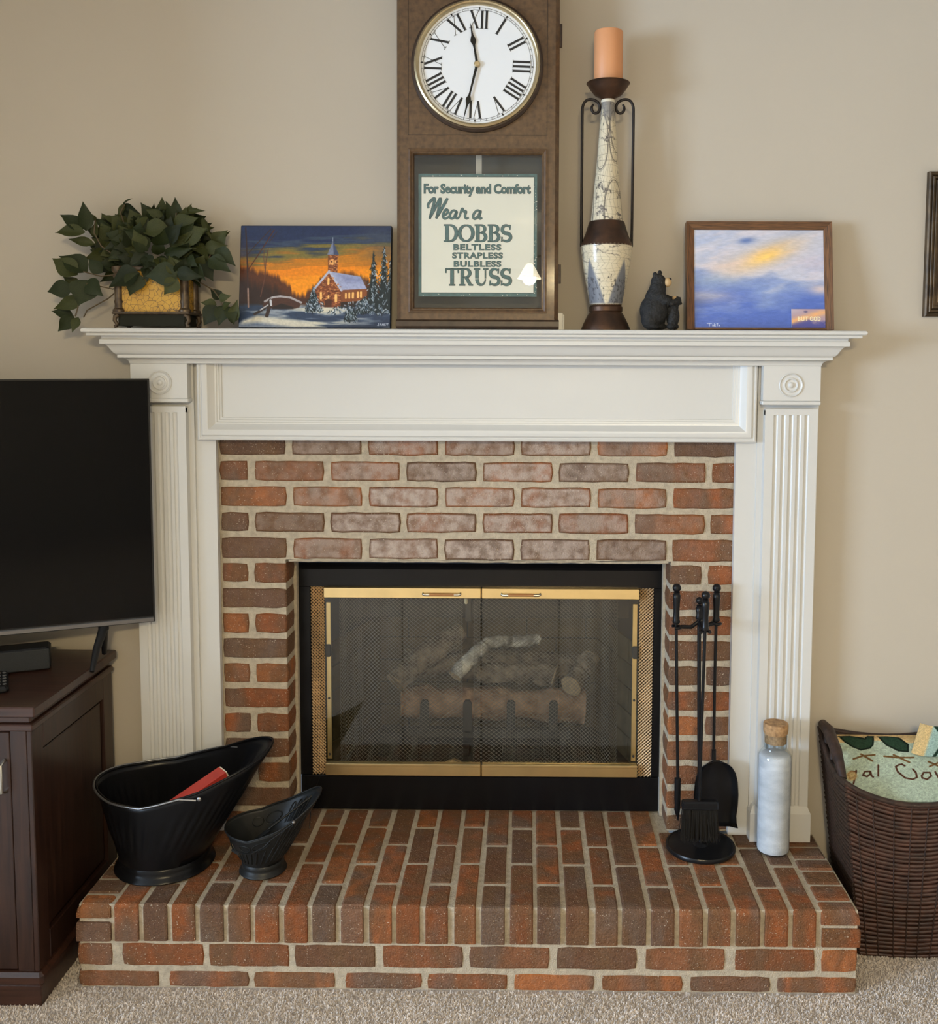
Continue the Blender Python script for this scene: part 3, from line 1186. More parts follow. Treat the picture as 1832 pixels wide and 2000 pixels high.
# case: hollow where the lower door is
cs = MB()
CB, CF, CD = .036, 0., .113
for s in (-1, 1):
    cs.prism([(s * .2045, CD), (s * .2045, .012), (s * .194, 0), (s * .1745, 0), (s * .1745, CD)], ck_top - .02, 'XY', .022)
cs.box((-.1745, 0, .4515), (.1745, CD, ck_top))
cs.box((-.1745, 0, .022), (.1745, CD, .040))
cs.box((-.1745, .100, .040), (.1745, CD, .4515))
bl(cs, 'case', M['clockwood'])
bl(MB().prism([(0, .0005), (-.006, .007), (-.006, .019), (0, .024), (CD, .024), (CD, .0045)], .412, 'YZ', -.206), 'base_moulding', M['clockdark'])
bl(MB().box((-.212, -.012, ck_top), (.212, CD, ck_top + .03), .006), 'cornice', M['clockwood'])
# sunk line round the dial panel
fr = MB()
for a, b, c, d in ((-.1755, -.174, .486, .900), (.1725, .174, .486, .900), (-.1755, .174, .4845, .4865)):
    fr.box((a, -.0008, c), (b, .001, d))
bl(fr, 'panel_line', M['clockdark'])
DC = (-.0015, .656)
bl(MB().lathe([(.110, .001), (.1655, .001), (.1655, -.009), (.160, -.014), (.154, -.014), (.150, -.010)], (DC[0], 0, DC[1]), 64, axis='Y', cap=False), 'dial_ring', M['clockdark'], smooth=40)
bl(MB().lathe([(.157, -.012), (.1565, -.020), (.152, -.023), (.148, -.021), (.146, -.014), (.1455, -.008)], (DC[0], 0, DC[1]), 64, axis='Y', cap=False), 'bezel', M['bezel'], smooth=50)
dial = bl(MB().lathe([(.1465, -.006), (.1465, -.0085), (.001, -.0085)], (DC[0], 0, DC[1]), 64, axis='Y'), 'dial', M['dial'])
yN = -.0092


def rot2(p, a):
    return (p[0] * math.cos(a) + p[1] * math.sin(a), -p[0] * math.sin(a) + p[1] * math.cos(a))


for h, txt in enumerate(['XII', 'I', 'II', 'III', 'IIII', 'V', 'VI', 'VII', 'VIII', 'IX', 'X', 'XI']):
    ang = math.radians(30 * h + 2.3)
    r0, r1 = .089, .132
    wd = {'I': .0112, 'V': .024, 'X': .026}
    tot = sum(wd[c] for c in txt)
    x = -tot / 2
    if txt == 'VIII' or txt == 'IIII' or txt == 'VII':
        pass
    S = []
    for c in txt:
        w = wd[c]
        if c == 'I':
            S.append(([(x + w / 2, r0), (x + w / 2, r1)], .0056))
            S.append(([(x + .001, r0), (x + w - .001, r0)], .0011))
            S.append(([(x + .001, r1), (x + w - .001, r1)], .0011))
        elif c == 'V':
            S.append(([(x + .005, r1), (x + w / 2, r0)], .0056))
            S.append(([(x + w - .003, r1), (x + w / 2, r0)], .0012))
            S.append(([(x, r1), (x + .010, r1)], .0011))
            S.append(([(x + w - .007, r1), (x + w, r1)], .0011))
        else:
            S.append(([(x + .004, r1), (x + w - .005, r0)], .0056))
            S.append(([(x + w - .004, r1), (x + .004, r0)], .0012))
            for q in (r0, r1):
                S.append(([(x, q), (x + .009, q)], .0011))
                S.append(([(x + w - .009, q), (x + w, q)], .0011))
        x += w
    num = MB()
    for q, (pts, w) in enumerate(S):
        pts = [rot2(p, ang) for p in pts]
        stroke(num, [(DC[0] + p[0], DC[1] + p[1]) for p in pts], w, yN - q * .00002)
    bl(num, 'numeral', M['ink'], dial)
trk = MB()
for rr, w in ((.1345, .0008), (.1395, .0008)):
    stroke(trk, [(DC[0] + rr * math.cos(t * 2 * math.pi / 90), DC[1] + rr * math.sin(t * 2 * math.pi / 90)) for t in range(91)], w, yN)
for i in range(60):
    a = math.radians(6 * i + 2.3)
    big = i % 5 == 0
    p, q = rot2((0, .1335 if big else .1345), a), rot2((0, .1425 if big else .1395), a)
    if big:
        c0 = rot2((0, .138), a)
        s1, s2 = rot2((.0022, .138), a), rot2((-.0022, .138), a)
        trk.add([(DC[0] + z[0], yN, DC[1] + z[1]) for z in (p, s1, q, s2)], [(0, 1, 2, 3)])
    else:
        stroke(trk, [(DC[0] + p[0], DC[1] + p[1]), (DC[0] + q[0], DC[1] + q[1])], .0008, yN)
bl(trk, 'minute_track', M['ink'], dial)


def hand(name, tip, sp, w, y):
    d = Vector((tip[0] - DC[0], tip[1] - DC[1]))
    L_ = d.length
    s = Vector((sp[0] - DC[0], sp[1] - DC[1])).length
    d.normalize()
    n = Vector((-d.y, d.x))
    out = [(0, .0035), (s - .020, .0022), (s - .011, w * .45), (s - .004, w * .95), (s, w), (s + .004, w * .85), (s + .012, w * .38), (L_ * .93, .0010), (L_, .0003)]
    A = [Vector(DC) + d * t + n * q for t, q in out]
    B = [Vector(DC) + d * t - n * q for t, q in reversed(out)]
    bl(MB().prism([(p.x, p.y) for p in A + B], .0012, 'XZ', y), name, M['blued'])


hand('hour_hand', (-.0185, .757), (-.0120, .715), .0072, -.0125)
hand('minute_hand', (-.0355, .519), (-.0245, .568), .0065, -.0150)
bl(MB().lathe([(.0078, -.009), (.0078, -.016), (.0055, -.018), (.001, -.018)], (DC[0], 0, DC[1]), 20, axis='Y'), 'hand_boss', M['bezel'], smooth=40)
# lower door: moulding, glass, painted sign, pendulum behind
dm = MB()
pr = [(0, .002), (0, -.0035), (.004, -.0045), (.0075, -.002), (.0085, .0015), (.0105, .0015), (.012, .004), (.014, .008)]
rings = [[(-.1745 + d, y, .0405 + d), (.1745 - d, y, .0405 + d), (.1745 - d, y, .4510 - d), (-.1745 + d, y, .4510 - d)] for d, y in pr]
dm.loft(rings, True)
bl(dm, 'door_moulding', M['clockwood'])
bl(MB().box((-.163, .0090, .052), (.163, .0105, .440)), 'glass_pane', M['clockglass'])
bl(MB().box((-.1745, .0985, .040), (.1745, .1, .4515)), 'inner_back', mat('dusky_interior', (.085, .08, .065), .8))
pen = bl(MB().box((-.0075, .055, .10), (.0075, .058, .45)), 'pendulum', mat('pale_pendulum_rod', (.50, .47, .40), .6))
bl(MB().lathe([(.001, -.006), (.045, -.002), (.048, 0), (.045, .002), (.001, .006)], (0, .0565, .16), 32, axis='Y'), 'pendulum_bob', M['bezel'], pen, smooth=50)
yS = .0120
sg = bl(MB().box((-.1505, yS, .083), (.1495, yS + .0008, .391)), 'sign', M['teal'], label='painted advertising sign with teal border')
bl(MB().box((-.1440, yS - .0002, .0915), (.1430, yS + .0001, .3845)), 'sign_line', M['signdark'], sg)
bl(MB().box((-.1425, yS - .0004, .093), (.1415, yS - .0001, .383)), 'sign_field', M['signwhite'], sg)
yT = yS - .0008


def two_tone(name, drawer):
    """lettering: dark outline behind, teal face in front"""
    a, b = MB(), MB()
    drawer(a, 1)
    drawer(b, 0)
    a.v = [(x, yT, z) for x, y, z in a.v]
    b.v = [(x, yT - .0003, z) for x, y, z in b.v]
    o = bl(a, name, M['signdark'], sg)
    bl(b, name + '_face', M['teal'], sg)


two_tone('lettering', lambda mb, o: fit_text(mb, 'For Security and Comfort', -.1365 - o * .0008, .1335 + o * .0008, .3345 - o * .0004, .3665 + o * .0004, 0, .024 + o * .030, .95))
SCR = [[(440, 575), (435, 545), (455, 515), (480, 492), (494, 492), (490, 525), (470, 595), (448, 668)], [(448, 668), (490, 592), (530, 514), (546, 490), (545, 525), (526, 600), (508, 665)],
       [(508, 665), (550, 592), (590, 524), (612, 484)], [(578, 640), (608, 618), (614, 594), (596, 587), (577, 615), (571, 648), (590, 666), (625, 648)],
       [(692, 604), (666, 592), (641, 612), (631, 645), (646, 664), (671, 650), (693, 600), (686, 650), (700, 664), (720, 645)],
       [(720, 645), (734, 594), (745, 578), (754, 600), (776, 602), (768, 640), (780, 664), (802, 654)],
       [(906, 602), (880, 592), (851, 615), (841, 648), (856, 666), (885, 645), (909, 598), (896, 650), (906, 666), (922, 654)]]


def smooth_path(P, n=5):
    out = []
    for i in range(len(P) - 1):
        p0, p1, p2, p3 = P[max(i - 1, 0)], P[i], P[i + 1], P[min(i + 2, len(P) - 1)]
        for k in range(n):
            t = k / n
            out.append(tuple(.5 * ((2 * p1[j]) + (-p0[j] + p2[j]) * t + (2 * p0[j] - 5 * p1[j] + 4 * p2[j] - p3[j]) * t * t + (-p0[j] + 3 * p1[j] - 3 * p2[j] + p3[j]) * t ** 3) for j in (0, 1)))
    out.append(P[-1])
    return out


def script(mb, o):
    for k, P in enumerate(SCR):
        Q = smooth_path([(-.1275 + (x / 4.58 + 740 - 834) * .00129, .278 + (426 - 280 - y / 4.58) * .0013) for x, y in P])
        n = len(Q)
        stroke(mb, Q, [(.0062 if k < 3 else .0052) * (.45 + .55 * math.sin(math.pi * (i + .5) / n) ** .5) + o * .0018 for i in range(n)], 0)


two_tone('lettering', script)


def arc(cx, cy, rx, ry, a0, a1, n=14):
    return [(cx + rx * math.cos(math.radians(a0 + (a1 - a0) * i / n)), cy + ry * math.sin(math.radians(a0 + (a1 - a0) * i / n))) for i in range(n + 1)]


def var(n, a, b):
    return [a + (b - a) * math.sin(math.pi * i / (n - 1)) for i in range(n)]


GLY = {
    'D': (.86, lambda: [([(.2, 0), (.2, 1)], .2), ([(.0, .03), (.45, .03)], .07), ([(.0, .97), (.45, .97)], .07), (arc(.38, .5, .38, .465, -90, 90), var(15, .07, .2))]),
    'O': (.98, lambda: [(arc(.49, .5, .40, .46, 90, 270), var(15, .07, .2)), (arc(.49, .5, .40, .46, -90, 90), var(15, .07, .2))]),
    'B': (.78, lambda: [([(.2, 0), (.2, 1)], .2), ([(.0, .03), (.4, .03)], .07), ([(.0, .97), (.4, .97)], .07), ([(.2, .53), (.4, .53)], .06), (arc(.38, .75, .24, .215, -90, 90), var(15, .07, .17)), (arc(.38, .28, .29, .25, -90, 90), var(15, .07, .19))]),
    'S': (.68, lambda: [(arc(.34, .73, .24, .23, 40, 250) + arc(.34, .27, .26, .23, 70, -140), var(30, .08, .20)), ([(.555, .70), (.57, 1.0)], .06), ([(.09, .30), (.07, 0)], .06)]),
    'T': (.82, lambda: [([(.41, 0), (.41, 1)], .2), ([(.22, .03), (.60, .03)], .07), ([(.03, .96), (.79, .96)], .08), ([(.04, .72), (.055, 1.)], .06), ([(.78, .72), (.765, 1.)], .06)]),
    'R': (.86, lambda: [([(.2, 0), (.2, 1)], .2), ([(.0, .03), (.38, .03)], .07), ([(.0, .97), (.4, .97)], .07), ([(.2, .48), (.4, .48)], .06), (arc(.38, .725, .26, .24, -90, 90), var(15, .07, .18)), ([(.42, .48), (.66, .05)], .18), ([(.58, .03), (.84, .03)], .07)]),
    'U': (.90, lambda: [([(.2, .98), (.2, .40)], .19), (arc(.45, .38, .25, .345, 180, 360), [.19 - .011 * i for i in range(15)]), ([(.70, .40), (.70, .98)], .06), ([(.0, .97), (.40, .97)], .07), ([(.56, .97), (.88, .97)], .07)]),
}


def serif(word, x0, x1, z0, z1, mb, o):
    tot = sum(GLY[c][0] for c in word)
    kx, kz = (x1 - x0) / tot, z1 - z0
    x = x0
    for c in word:
        w, f = GLY[c]
        for pts, ww in f():
            ww = ww if isinstance(ww, list) else [ww] * len(pts)
            stroke(mb, [(x + p[0] * kx, z0 + p[1] * kz) for p in pts], [q * kz * .95 + o * .0018 for q in ww], 0)
        x += w * kx


two_tone('lettering', lambda mb, o: serif('DOBBS', -.0865, .0865, .221, .264, mb, o))
two_tone('lettering', lambda mb, o: serif('TRUSS', -.0825, .0865, .111, .154, mb, o))
for w, a, b, z in (('BELTLESS', -.0615, .0595, .200), ('STRAPLESS', -.0645, .0635, .179), ('BULBLESS', -.0605, .0595, .158)):
    two_tone('lettering', lambda mb, o: fit_text(mb, w, a - o * .0006, b + o * .0006, z - o * .0005, z + .015 + o * .0005, 0, .022 + o * .03, 1.12))
# flaked paint along the sign's right border
fk = MB()
rs = random.Random(4)
for i in range(70):
    if rs.random() < .7:
        x, z = rs.uniform(.1425, .149), rs.uniform(.09, .37)
    else:
        x, z = rs.uniform(-.14, .148), rs.choice((rs.uniform(.084, .091), rs.uniform(.385, .390)))
    r = rs.uniform(.0005, .0015)
    fk.add([(x + r * math.cos(k * 1.26) * rs.uniform(.5, 1.3), yT - .0001, z + r * math.sin(k * 1.26) * rs.uniform(.5, 1.3)) for k in range(5)], [(0, 1, 2, 3, 4)])
bl(fk, 'flaked_paint', M['signwhite'], sg)
for z0, z1 in ((.117, .165), (.707, .764)):
    bl(MB().lathe([(.0045, z0), (.0045, z1)], (.2065, .016, 0), 12), 'hinge', M['clockdark'], smooth=40)

# ================================================================== candle holder with map decoration
M['rust'] = mat('rusty_bronze', (.085, .040, .020), .45, .5, nscale=22, col2=(.022, .014, .010), bump=.25, bscale=90)
M['rod'] = mat('dark_wrought_iron', (.020, .014, .011), .5, .4, nscale=40, namt=.4)
M['map'] = attr_mat('printed_map_glaze', .38, coat=.2)
HX, HYc = .551, -.072
hold = thing('candle_holder', 'tall candle holder with antique map print, brown bands and wrought iron rods', 'candle holder', (HX, HYc, SHZ))
hz = lambda py: aY(1187, py, HYc).z
hw = lambda w: w / 730.


def map_canvas(H, Wd, seed, lower):
    c = Canvas(H, Wd, (208, 196, 168))
    n = vnoise(H, Wd, 6, 8, seed, 4)
    c.blend((n - .5) * 1.2, (196, 180, 150))
    rs = random.Random(seed)
    ink = (62, 56, 54)
    for k in range(26):                       # graticule
        u = k / 26
        c.line([(u + .02 * math.sin(t * 2.2 + k), t / 12) for t in range(13)], .0010, ink, .45)
    for k in range(18):
        v = k / 18
        a, b = rs.uniform(-.05, .05), rs.uniform(0, 6)
        c.line([(t / 16, v + a * math.sin(t * .5 + b)) for t in range(17)], .0012, ink, .5)
    for k in range(7):                        # hemisphere rims
        u, v, r = rs.random(), rs.random(), rs.uniform(.12, .3)
        P = [(u + r * .5 * math.cos(t * .35), v + r * math.sin(t * .35)) for t in range(19)]
        c.line(P, .0030, ink, .9)
        c.line([((p[0] - u) * 1.08 + u, (p[1] - v) * 1.08 + v) for p in P], .0012, ink, .8)
    for k in range(22):                       # coastlines with hatching
        u, v = rs.random(), rs.random()
        P = [(u, v)]
        for t in range(22):
            P.append((P[-1][0] + rs.uniform(-.012, .02), P[-1][1] + rs.uniform(-.012, .014)))
        c.line(P, .0022, ink, .85)
        c.poly(P, (150, 140, 130), .01, .35)
    for k in range(120):                      # place names, ships
        u, v = rs.random(), rs.random()
        w = rs.uniform(.004, .012)
        c.line([(u, v), (u + w, v + rs.uniform(-.004, .004))], .0016, ink, .8)
        if k % 6 == 0:
            c.line([(u, v), (u + .004, v - .016), (u + .006, v)], .003, (40, 36, 36), .9)
    if lower:                                 # engraved scene near the foot
        for q in range(4):
            u = .12 + q * .25
            c.poly([(u, .25), (u + .11, .98), (u - .11, .98)], (110, 112, 118), .02, .8)
            for k in range(60):
                x, y = u + rs.uniform(-.1, .1), rs.uniform(.55, .98)
                c.line([(x, y), (x + rs.uniform(-.01, .01), y - rs.uniform(.01, .05))], .004, (44, 42, 44), .8)
    else:
        c.blend(np.clip((.20 - c.V) / .08, 0, 1) * .6 * (vnoise(H, Wd, 10, 20, seed + 3) > .42), (92, 92, 98))
        for k in range(40):
            x, y = rs.random(), rs.uniform(.02, .16)
            c.line([(x, y), (x + rs.uniform(-.02, .02), y + rs.uniform(.01, .04))], .002, (44, 42, 44), .7)
    return c


def painted_lathe(name, prof, parent, canvas, m):
    H, Wd = canvas.H, canvas.W
    img = canvas.lin()
    img = np.concatenate([img, img[:, :1]], 1)
    pz = np.array([z for r, z in prof])
    pr_ = np.array([r for r, z in prof])
    t = np.linspace(0, 1, H)
    zz = pz[0] + (pz[-1] - pz[0]) * t
    rr = np.interp(zz, pz[::-1], pr_[::-1]) if pz[0] > pz[-1] else np.interp(zz, pz, pr_)
    a = np.linspace(0, 2 * np.pi, Wd + 1) + np.pi / 2
    P = np.zeros((H, Wd + 1, 3))
    P[..., 0] = HX + rr[:, None] * np.cos(a)
    P[..., 1] = HYc + rr[:, None] * np.sin(a)
    P[..., 2] = zz[:, None]
    return grid_obj(name, P, img, m, parent)


zb, zs = hz(480), hz(434)
painted_lathe('map_vase_top', [(hw(11.4), hz(197)), (hw(13), hz(215)), (hw(20), hz(320)), (hw(30), hz(434))], hold, map_canvas(230, 150, 3, False), M['map'])
painted_lathe('map_vase_body', [(hw(48.5), zb), (hw(48), hz(490)), (hw(45), hz(515)), (hw(39), hz(550)), (hw(30), hz(596))], hold, map_canvas(150, 220, 8, True), M['map'])
MB().lathe([(hw(30), zs + .002), (hw(33), zs), (hw(40), hz(458)), (hw(48.5), zb + .001), (hw(48.8), zb - .002), (hw(47), zb - .003)], (HX, HYc, 0), 40).build('shoulder_band', M['rust'], hold, smooth=40)
MB().lathe([(hw(46.6), SHZ + .0005), (hw(46.6), SHZ + .002), (hw(42), hz(632)), (hw(33), hz(614)), (hw(30), hz(610)), (hw(31.5), hz(608)), (hw(31.5), hz(600)), (hw(29), hz(598)), (hw(30.5), hz(595)), (hw(29), hz(593))], (HX, HYc, 0), 40).build('foot', M['rust'], hold, smooth=30)
MB().lathe([(hw(11.5), hz(197)), (hw(14), hz(192)), (hw(25), hz(186)), (hw(34), hz(174)), (hw(38.5), hz(166)), (hw(40.5), hz(164)), (hw(40), hz(162.5)), (hw(37), hz(164)), (hw(30), hz(170)), (hw(5), hz(171))], (HX, HYc, 0), 40).build('candle_cup', M['rust'], hold, smooth=50)
MB().lathe([(hw(12.4), hz(201)), (hw(13.2), hz(198)), (hw(12.4), hz(195.5))], (HX, HYc, 0), 24).build('neck_ring', mat('cream_ring', (.66, .60, .47), .4), hold, smooth=60)
for s in (-1, 1):
    P = [(47.2, 482), (47.4, 430), (47.6, 320), (47.6, 225), (46.5, 207), (42, 198), (35, 194.5), (28, 195), (20, 199), (15.5, 206), (15.5, 214), (19, 220), (25, 221), (29.5, 216), (30, 209), (27, 204)]
    P = [(hw(a) * s + HX, HYc, hz(b)) for a, b in P]
    Q = [(x, HYc, z) for x, z in smooth_path([(p[0], p[2]) for p in P], 4)]
    MB().tube(Q, [.0036] * (len(Q) - 6) + [.0034, .0032, .003, .0028, .0026, .0022], 10).build('scroll_rod', M['rod'], hold, smooth=60)
zc0, zc1 = hz(169), hz(62)
cd = thing('pillar_candle', 'orange pillar candle in the bronze cup of the map holder', 'candle', (HX, HYc, zc0))
MB().lathe([(hw(25.5), zc0), (hw(26.6), zc0 + .002), (hw(26.6), zc1 - .003), (hw(25.5), zc1), (hw(22), zc1 - .001), (hw(1), zc1 - .004)], (HX, HYc, 0), 40).build('wax', mat('peach_wax', (.66, .30, .135), .5, nscale=6, namt=.08, bump=.08, bscale=40), cd, smooth=50)
MB().tube([(HX, HYc, zc1 - .004), (HX + .001, HYc, zc1 + .002), (HX + .003, HYc, zc1 + .006)], .0011, 6).build('wick', M['ink'], cd)

# ================================================================== bear figurine
M['fur'] = mat('black_resin_fur', (.018, .017, .016), .75, nscale=90, col2=(.006, .006, .006), bump=.9, bscale=190, bdist=.004)
M['snout'] = mat('tan_snout', (.52, .35, .17), .6)
BY = -.085
b0 = aY(1290, 600, BY)
bear = thing('bear_figurine', 'black bear figurine with a cub in its arms beside the sky painting', 'figurine', (b0.x, BY, SHZ))
bp = lambda x, y, dy=0.: (lambda w: (w.x, BY + dy, w.z))(aY(x, y, BY))
u = 1 / 728.


def blob(name, parts, m, parent, vox=.0022):
    mb = MB()
    for (x, y, dy, rx, rz, ry) in parts:
        c = bp(x, y, dy)
        mb.sphere(c, 1., 16, 10, (rx * u, ry * u, rz * u))
    o = mb.build(name, m, parent, smooth=180)
    md = o.modifiers.new('remesh', 'REMESH')
    md.mode = 'VOXEL'
    md.voxel_size = vox
    md.use_smooth_shade = True
    sm_ = o.modifiers.new('smooth', 'SMOOTH')
    sm_.iterations = 6
    sm_.factor = .5
    return o


b = blob('bear', [(1277, 606, 0, 27, 30, 24), (1281, 585, 0, 21, 26, 20), (1284, 567, 0, 16, 20, 16), (1286, 550, 0, 14.5, 14, 13), (1296, 553, 0, 10, 8, 8),
                  (1278.5, 537, -.008, 5, 5.8, 3.4), (1289.5, 533.0, .008, 5, 6, 3.4), (1268, 622, -.012, 17, 22, 14), (1284, 622, .012, 17, 22, 14), (1272, 638, -.012, 15, 6, 11), (1288, 638, .012, 17, 6, 11),
                  (1290, 583, -.022, 9, 8, 8), (1299, 589, -.024, 9, 7, 7), (1309, 592, -.022, 8, 6.5, 6), (1318, 590, -.018, 6, 5.5, 5),
                  (1292, 580, .020, 9, 8, 8), (1303, 580, .020, 8, 6, 6), (1313, 583, .018, 7, 5, 5)], M['fur'], bear)
o = MB().sphere(bp(1303.0, 551.5, -.002), 1., 14, 10, (8.2 * u, 8.6 * u, 8.8 * u)).build('snout', M['snout'], bear, smooth=180)
MB().sphere(bp(1308, 545.5, -.003), 1., 10, 8, (3.4 * u, 4 * u, 3.0 * u)).build('nose', M['ink'], o, smooth=180)
for dy in (-.011, .009):
    MB().sphere(bp(1295, 545.5, dy), .0016, 8, 6).build('eye', M['ink'], bear, smooth=180)
c = blob('cub', [(1314, 618, 0, 13, 21, 12), (1315, 600, 0, 10, 14, 10), (1322, 588, 0, 9, 9, 8.5), (1329, 593, -.006, 3.2, 3.2, 2.4), (1328, 582, .007, 3.2, 3.2, 2.4), (1310, 638, -.008, 9, 6, 7), (1319, 638, .008, 8, 6, 7), (1306, 604, -.010, 6, 5, 4)], M['fur'], bear)
o = MB().sphere(bp(1317.5, 582.5, -.002), 1., 12, 8, (4.8 * u, 4.6 * u, 4.2 * u)).build('cub_snout', M['snout'], c, smooth=180)

# ================================================================== pictures on the shelf
def lean_picture(name, label, x0, x1, h, yb, yt, depth):
    """root at the lower front edge, tilted back against the wall"""
    ang = math.atan2(yt - yb, h)
    r = thing(name, label, 'painting', ((x0 + x1) / 2, yb, SHZ + .0004 + depth * math.sin(ang)), (-ang, 0, 0))
    return r, x1 - x0


M['canvas'] = attr_mat('oil_paint', .42, bump=.35, bscale=420, coat=.12)
M['darkedge'] = mat('dark_painted_edge', (.012, .014, .022), .5)


def church():
    H, Wd = 330, 460
    c = Canvas(H, Wd, (30, 44, 78))
    U, V = c.U, c.V
    st = vnoise(H, Wd, 26, 4, 1, 4)
    d = V + .16 * U - .10 + (st - .5) * .22          # slanting sky bands

    def band(lo, hi, col, al=1.):
        m = np.clip((d - lo) / .05, 0, 1) * np.clip((hi - d) / .05, 0, 1)
        c.blend(m * al, col)
    band(.10, .19, (58, 72, 92))
    band(.17, .30, (128, 112, 48), .9)
    band(.24, .42, (196, 120, 22))
    band(.30, .36, (92, 92, 66), .35)
    band(.36, .70, (228, 132, 12))
    band(.46, .72, (240, 146, 14))
    c.blend(np.clip((.10 - U) / .25, 0, 1) * np.clip((V - .1) / .2, 0, 1) * .55, (150, 58, 12))
    c.blend(np.clip((U - .72) / .2, 0, 1) * np.clip((.45 - V) / .15, 0, 1) * .6 * (st + .2), (70, 76, 88))
    # tree line
    tl = np.interp(U, [0, .08, .2, .27, .33, .38, .44, .5, .56, .62, .7, .78, .86, 1.], [.36, .42, .46, .49, .56, .66, .64, .56, .47, .46, .44, .45, .52, .55])
    tl = tl + (vnoise(H, Wd, 3, 60, 5, 3) - .5) * .10
    c.blend(np.clip((V - tl) / .05, 0, 1) * .92, (70, 34, 14))
    c.blend(np.clip((V - tl - .10) / .1, 0, 1) * .9, (40, 22, 12))
    # snow
    g = .77 - .02 * np.sin(U * 6) + (vnoise(H, Wd, 4, 12, 9) - .5) * .05
    sn = vnoise(H, Wd, 22, 5, 11, 4)
    c.blend(np.clip((V - g) / .03, 0, 1), (42, 58, 84))
    c.blend(np.clip((V - g) / .03, 0, 1) * np.clip((sn - .52) * 5, 0, 1) * .85, (150, 160, 172))
    c.blend(np.clip((V - g) / .03, 0, 1) * np.clip((sn - .60) * 6, 0, 1) * np.exp(-((U - .55) / .22) ** 2) * .8, (226, 216, 186))
    c.blend(np.clip((V - .90) / .1, 0, 1) * np.clip((U - .6) / .2, 0, 1) * .55, (24, 36, 58))
    c.poly([(.03, .93), (.12, .885), (.22, .90), (.36, .92), (.48, .955), (.58, 1.), (0, 1.), (0, .97)], (212, 206, 188), .03, .92)
    c.poly([(0, .965), (.12, .945), (.30, .985), (.36, 1.), (0, 1.)], (88, 104, 132), .03, .7)
    # bridge
    c.poly([(.16, .76), (.21, .715), (.27, .70), (.34, .715), (.41, .76), (.40, .80), (.37, .815), (.20, .815), (.155, .80)], (70, 40, 26), .012)
    c.line([(.17, .745), (.22, .706), (.27, .695), (.34, .708), (.41, .755)], .010, (176, 172, 176), .9)
    c.poly([(.22, .80), (.28, .765), (.36, .80), (.36, .82), (.22, .82)], (32, 20, 14), .01)
    # church tower
    c.poly([(.582, .285), (.648, .285), (.646, .46), (.584, .46)], (110, 58, 30), .006)
    c.poly([(.576, .285), (.600, .20), (.612, .145), (.622, .20), (.655, .285)], (116, 124, 148), .006)
    c.poly([(.612, .145), (.655, .285), (.62, .285)], (64, 74, 104), .006)
    c.line([(.612, .15), (.612, .115)], .003, (150, 160, 176))
    c.line([(.596, .14 + .23), (.596, .345)], .008, (226, 164, 96))
    c.line([(.612, .375), (.612, .335)], .012, (236, 176, 104))
    c.line([(.632, .375), (.632, .345)], .008, (226, 164, 96))
    # nave: gable front, roof, side wall
    c.poly([(.495, .625), (.592, .45), (.672, .62), (.672, .80), (.500, .80)], (122, 62, 30), .006)
    c.poly([(.592, .448), (.80, .50), (.845, .62), (.672, .632)], (158, 164, 196), .006)
    c.poly([(.64, .47), (.80, .50), (.83, .56), (.70, .56)], (122, 130, 168), .04, .6)
    c.poly([(.672, .632), (.845, .62), (.845, .735), (.672, .75)], (128, 70, 34), .006)
    c.line([(.485, .640), (.592, .446), (.676, .636)], .010, (176, 180, 200))
    rs = random.Random(2)
    for k in range(230):                       # stonework
        x, y = rs.uniform(.497, .67), rs.uniform(.48, .79)
        if y < .45 + abs(x - .592) * 1.75 + .02:
            continue
        c.line([(x, y), (x + rs.uniform(.004, .010), y + rs.uniform(-.006, .006))], .0045, rs.choice([(190, 116, 66), (80, 38, 20), (216, 150, 92), (150, 84, 46)]), .8)
    for k in range(60):
        x, y = rs.uniform(.586, .645), rs.uniform(.29, .45)
        c.line([(x, y), (x + .006, y + rs.uniform(-.004, .004))], .004, rs.choice([(176, 104, 60), (72, 36, 20), (206, 136, 80)]), .8)
    for x, y0, y1, w in ((.588, .52, .57, .010), (.540, .66, .715, .010), (.590, .69, .73, .008), (.640, .68, .74, .012), (.705, .665, .71, .008), (.728, .662, .708, .008), (.752, .66, .705, .010), (.785, .655, .70, .010), (.805, .652, .698, .009)):
        c.line([(x, y0), (x, y1)], w, (250, 190, 110))
    c.poly([(.566, .80), (.566, .735), (.592, .715), (.612, .735), (.612, .80)], (74, 36, 18), .006)
    # snowy bushes and firs
    def fir(x, top, bot, w, snow=1.):
        c.poly([(x, top), (x + w * .55, bot - .12), (x + w, bot), (x - w, bot), (x - w * .55, bot - .12)], (18, 32, 36), .014)
        for k in range(int(230 * w / .07)):
            t = rs.random() ** .7
            y = top + (bot - top) * t
            xx = x + rs.uniform(-1, 1) * w * t * 1.15
            dr = rs.uniform(.010, .026)
            c.line([(xx, y), (xx + rs.uniform(-.012, .012), y + dr)], .0035, rs.choice([(14, 26, 32), (30, 50, 52), (14, 26, 32), (112, 128, 142)] + ([(176, 188, 200)] if snow > .6 else [])), .85)
    fir(.955, .20, .86, .062)
    fir(.885, .245, .84, .058)
    fir(1.0, .33, .84, .04)
    fir(.80 + .03, .70, .86, .06)
    fir(.49, .60, .84, .05)
    fir(.74, .80, .93, .045)
    for k in range(240):
        x = rs.uniform(.44, .98)
        y = .79 + .03 * math.sin(x * 22) + rs.uniform(-.03, .05)
        if .56 < x < .63 and y < .83:
            continue
        c.line([(x, y), (x + rs.uniform(-.012, .012), y + rs.uniform(.005, .02))], .005, rs.choice([(22, 36, 46), (150, 164, 182), (66, 84, 102), (30, 48, 56), (196, 204, 212)]), .8)
    # bare birches
    br = (96, 58, 42)
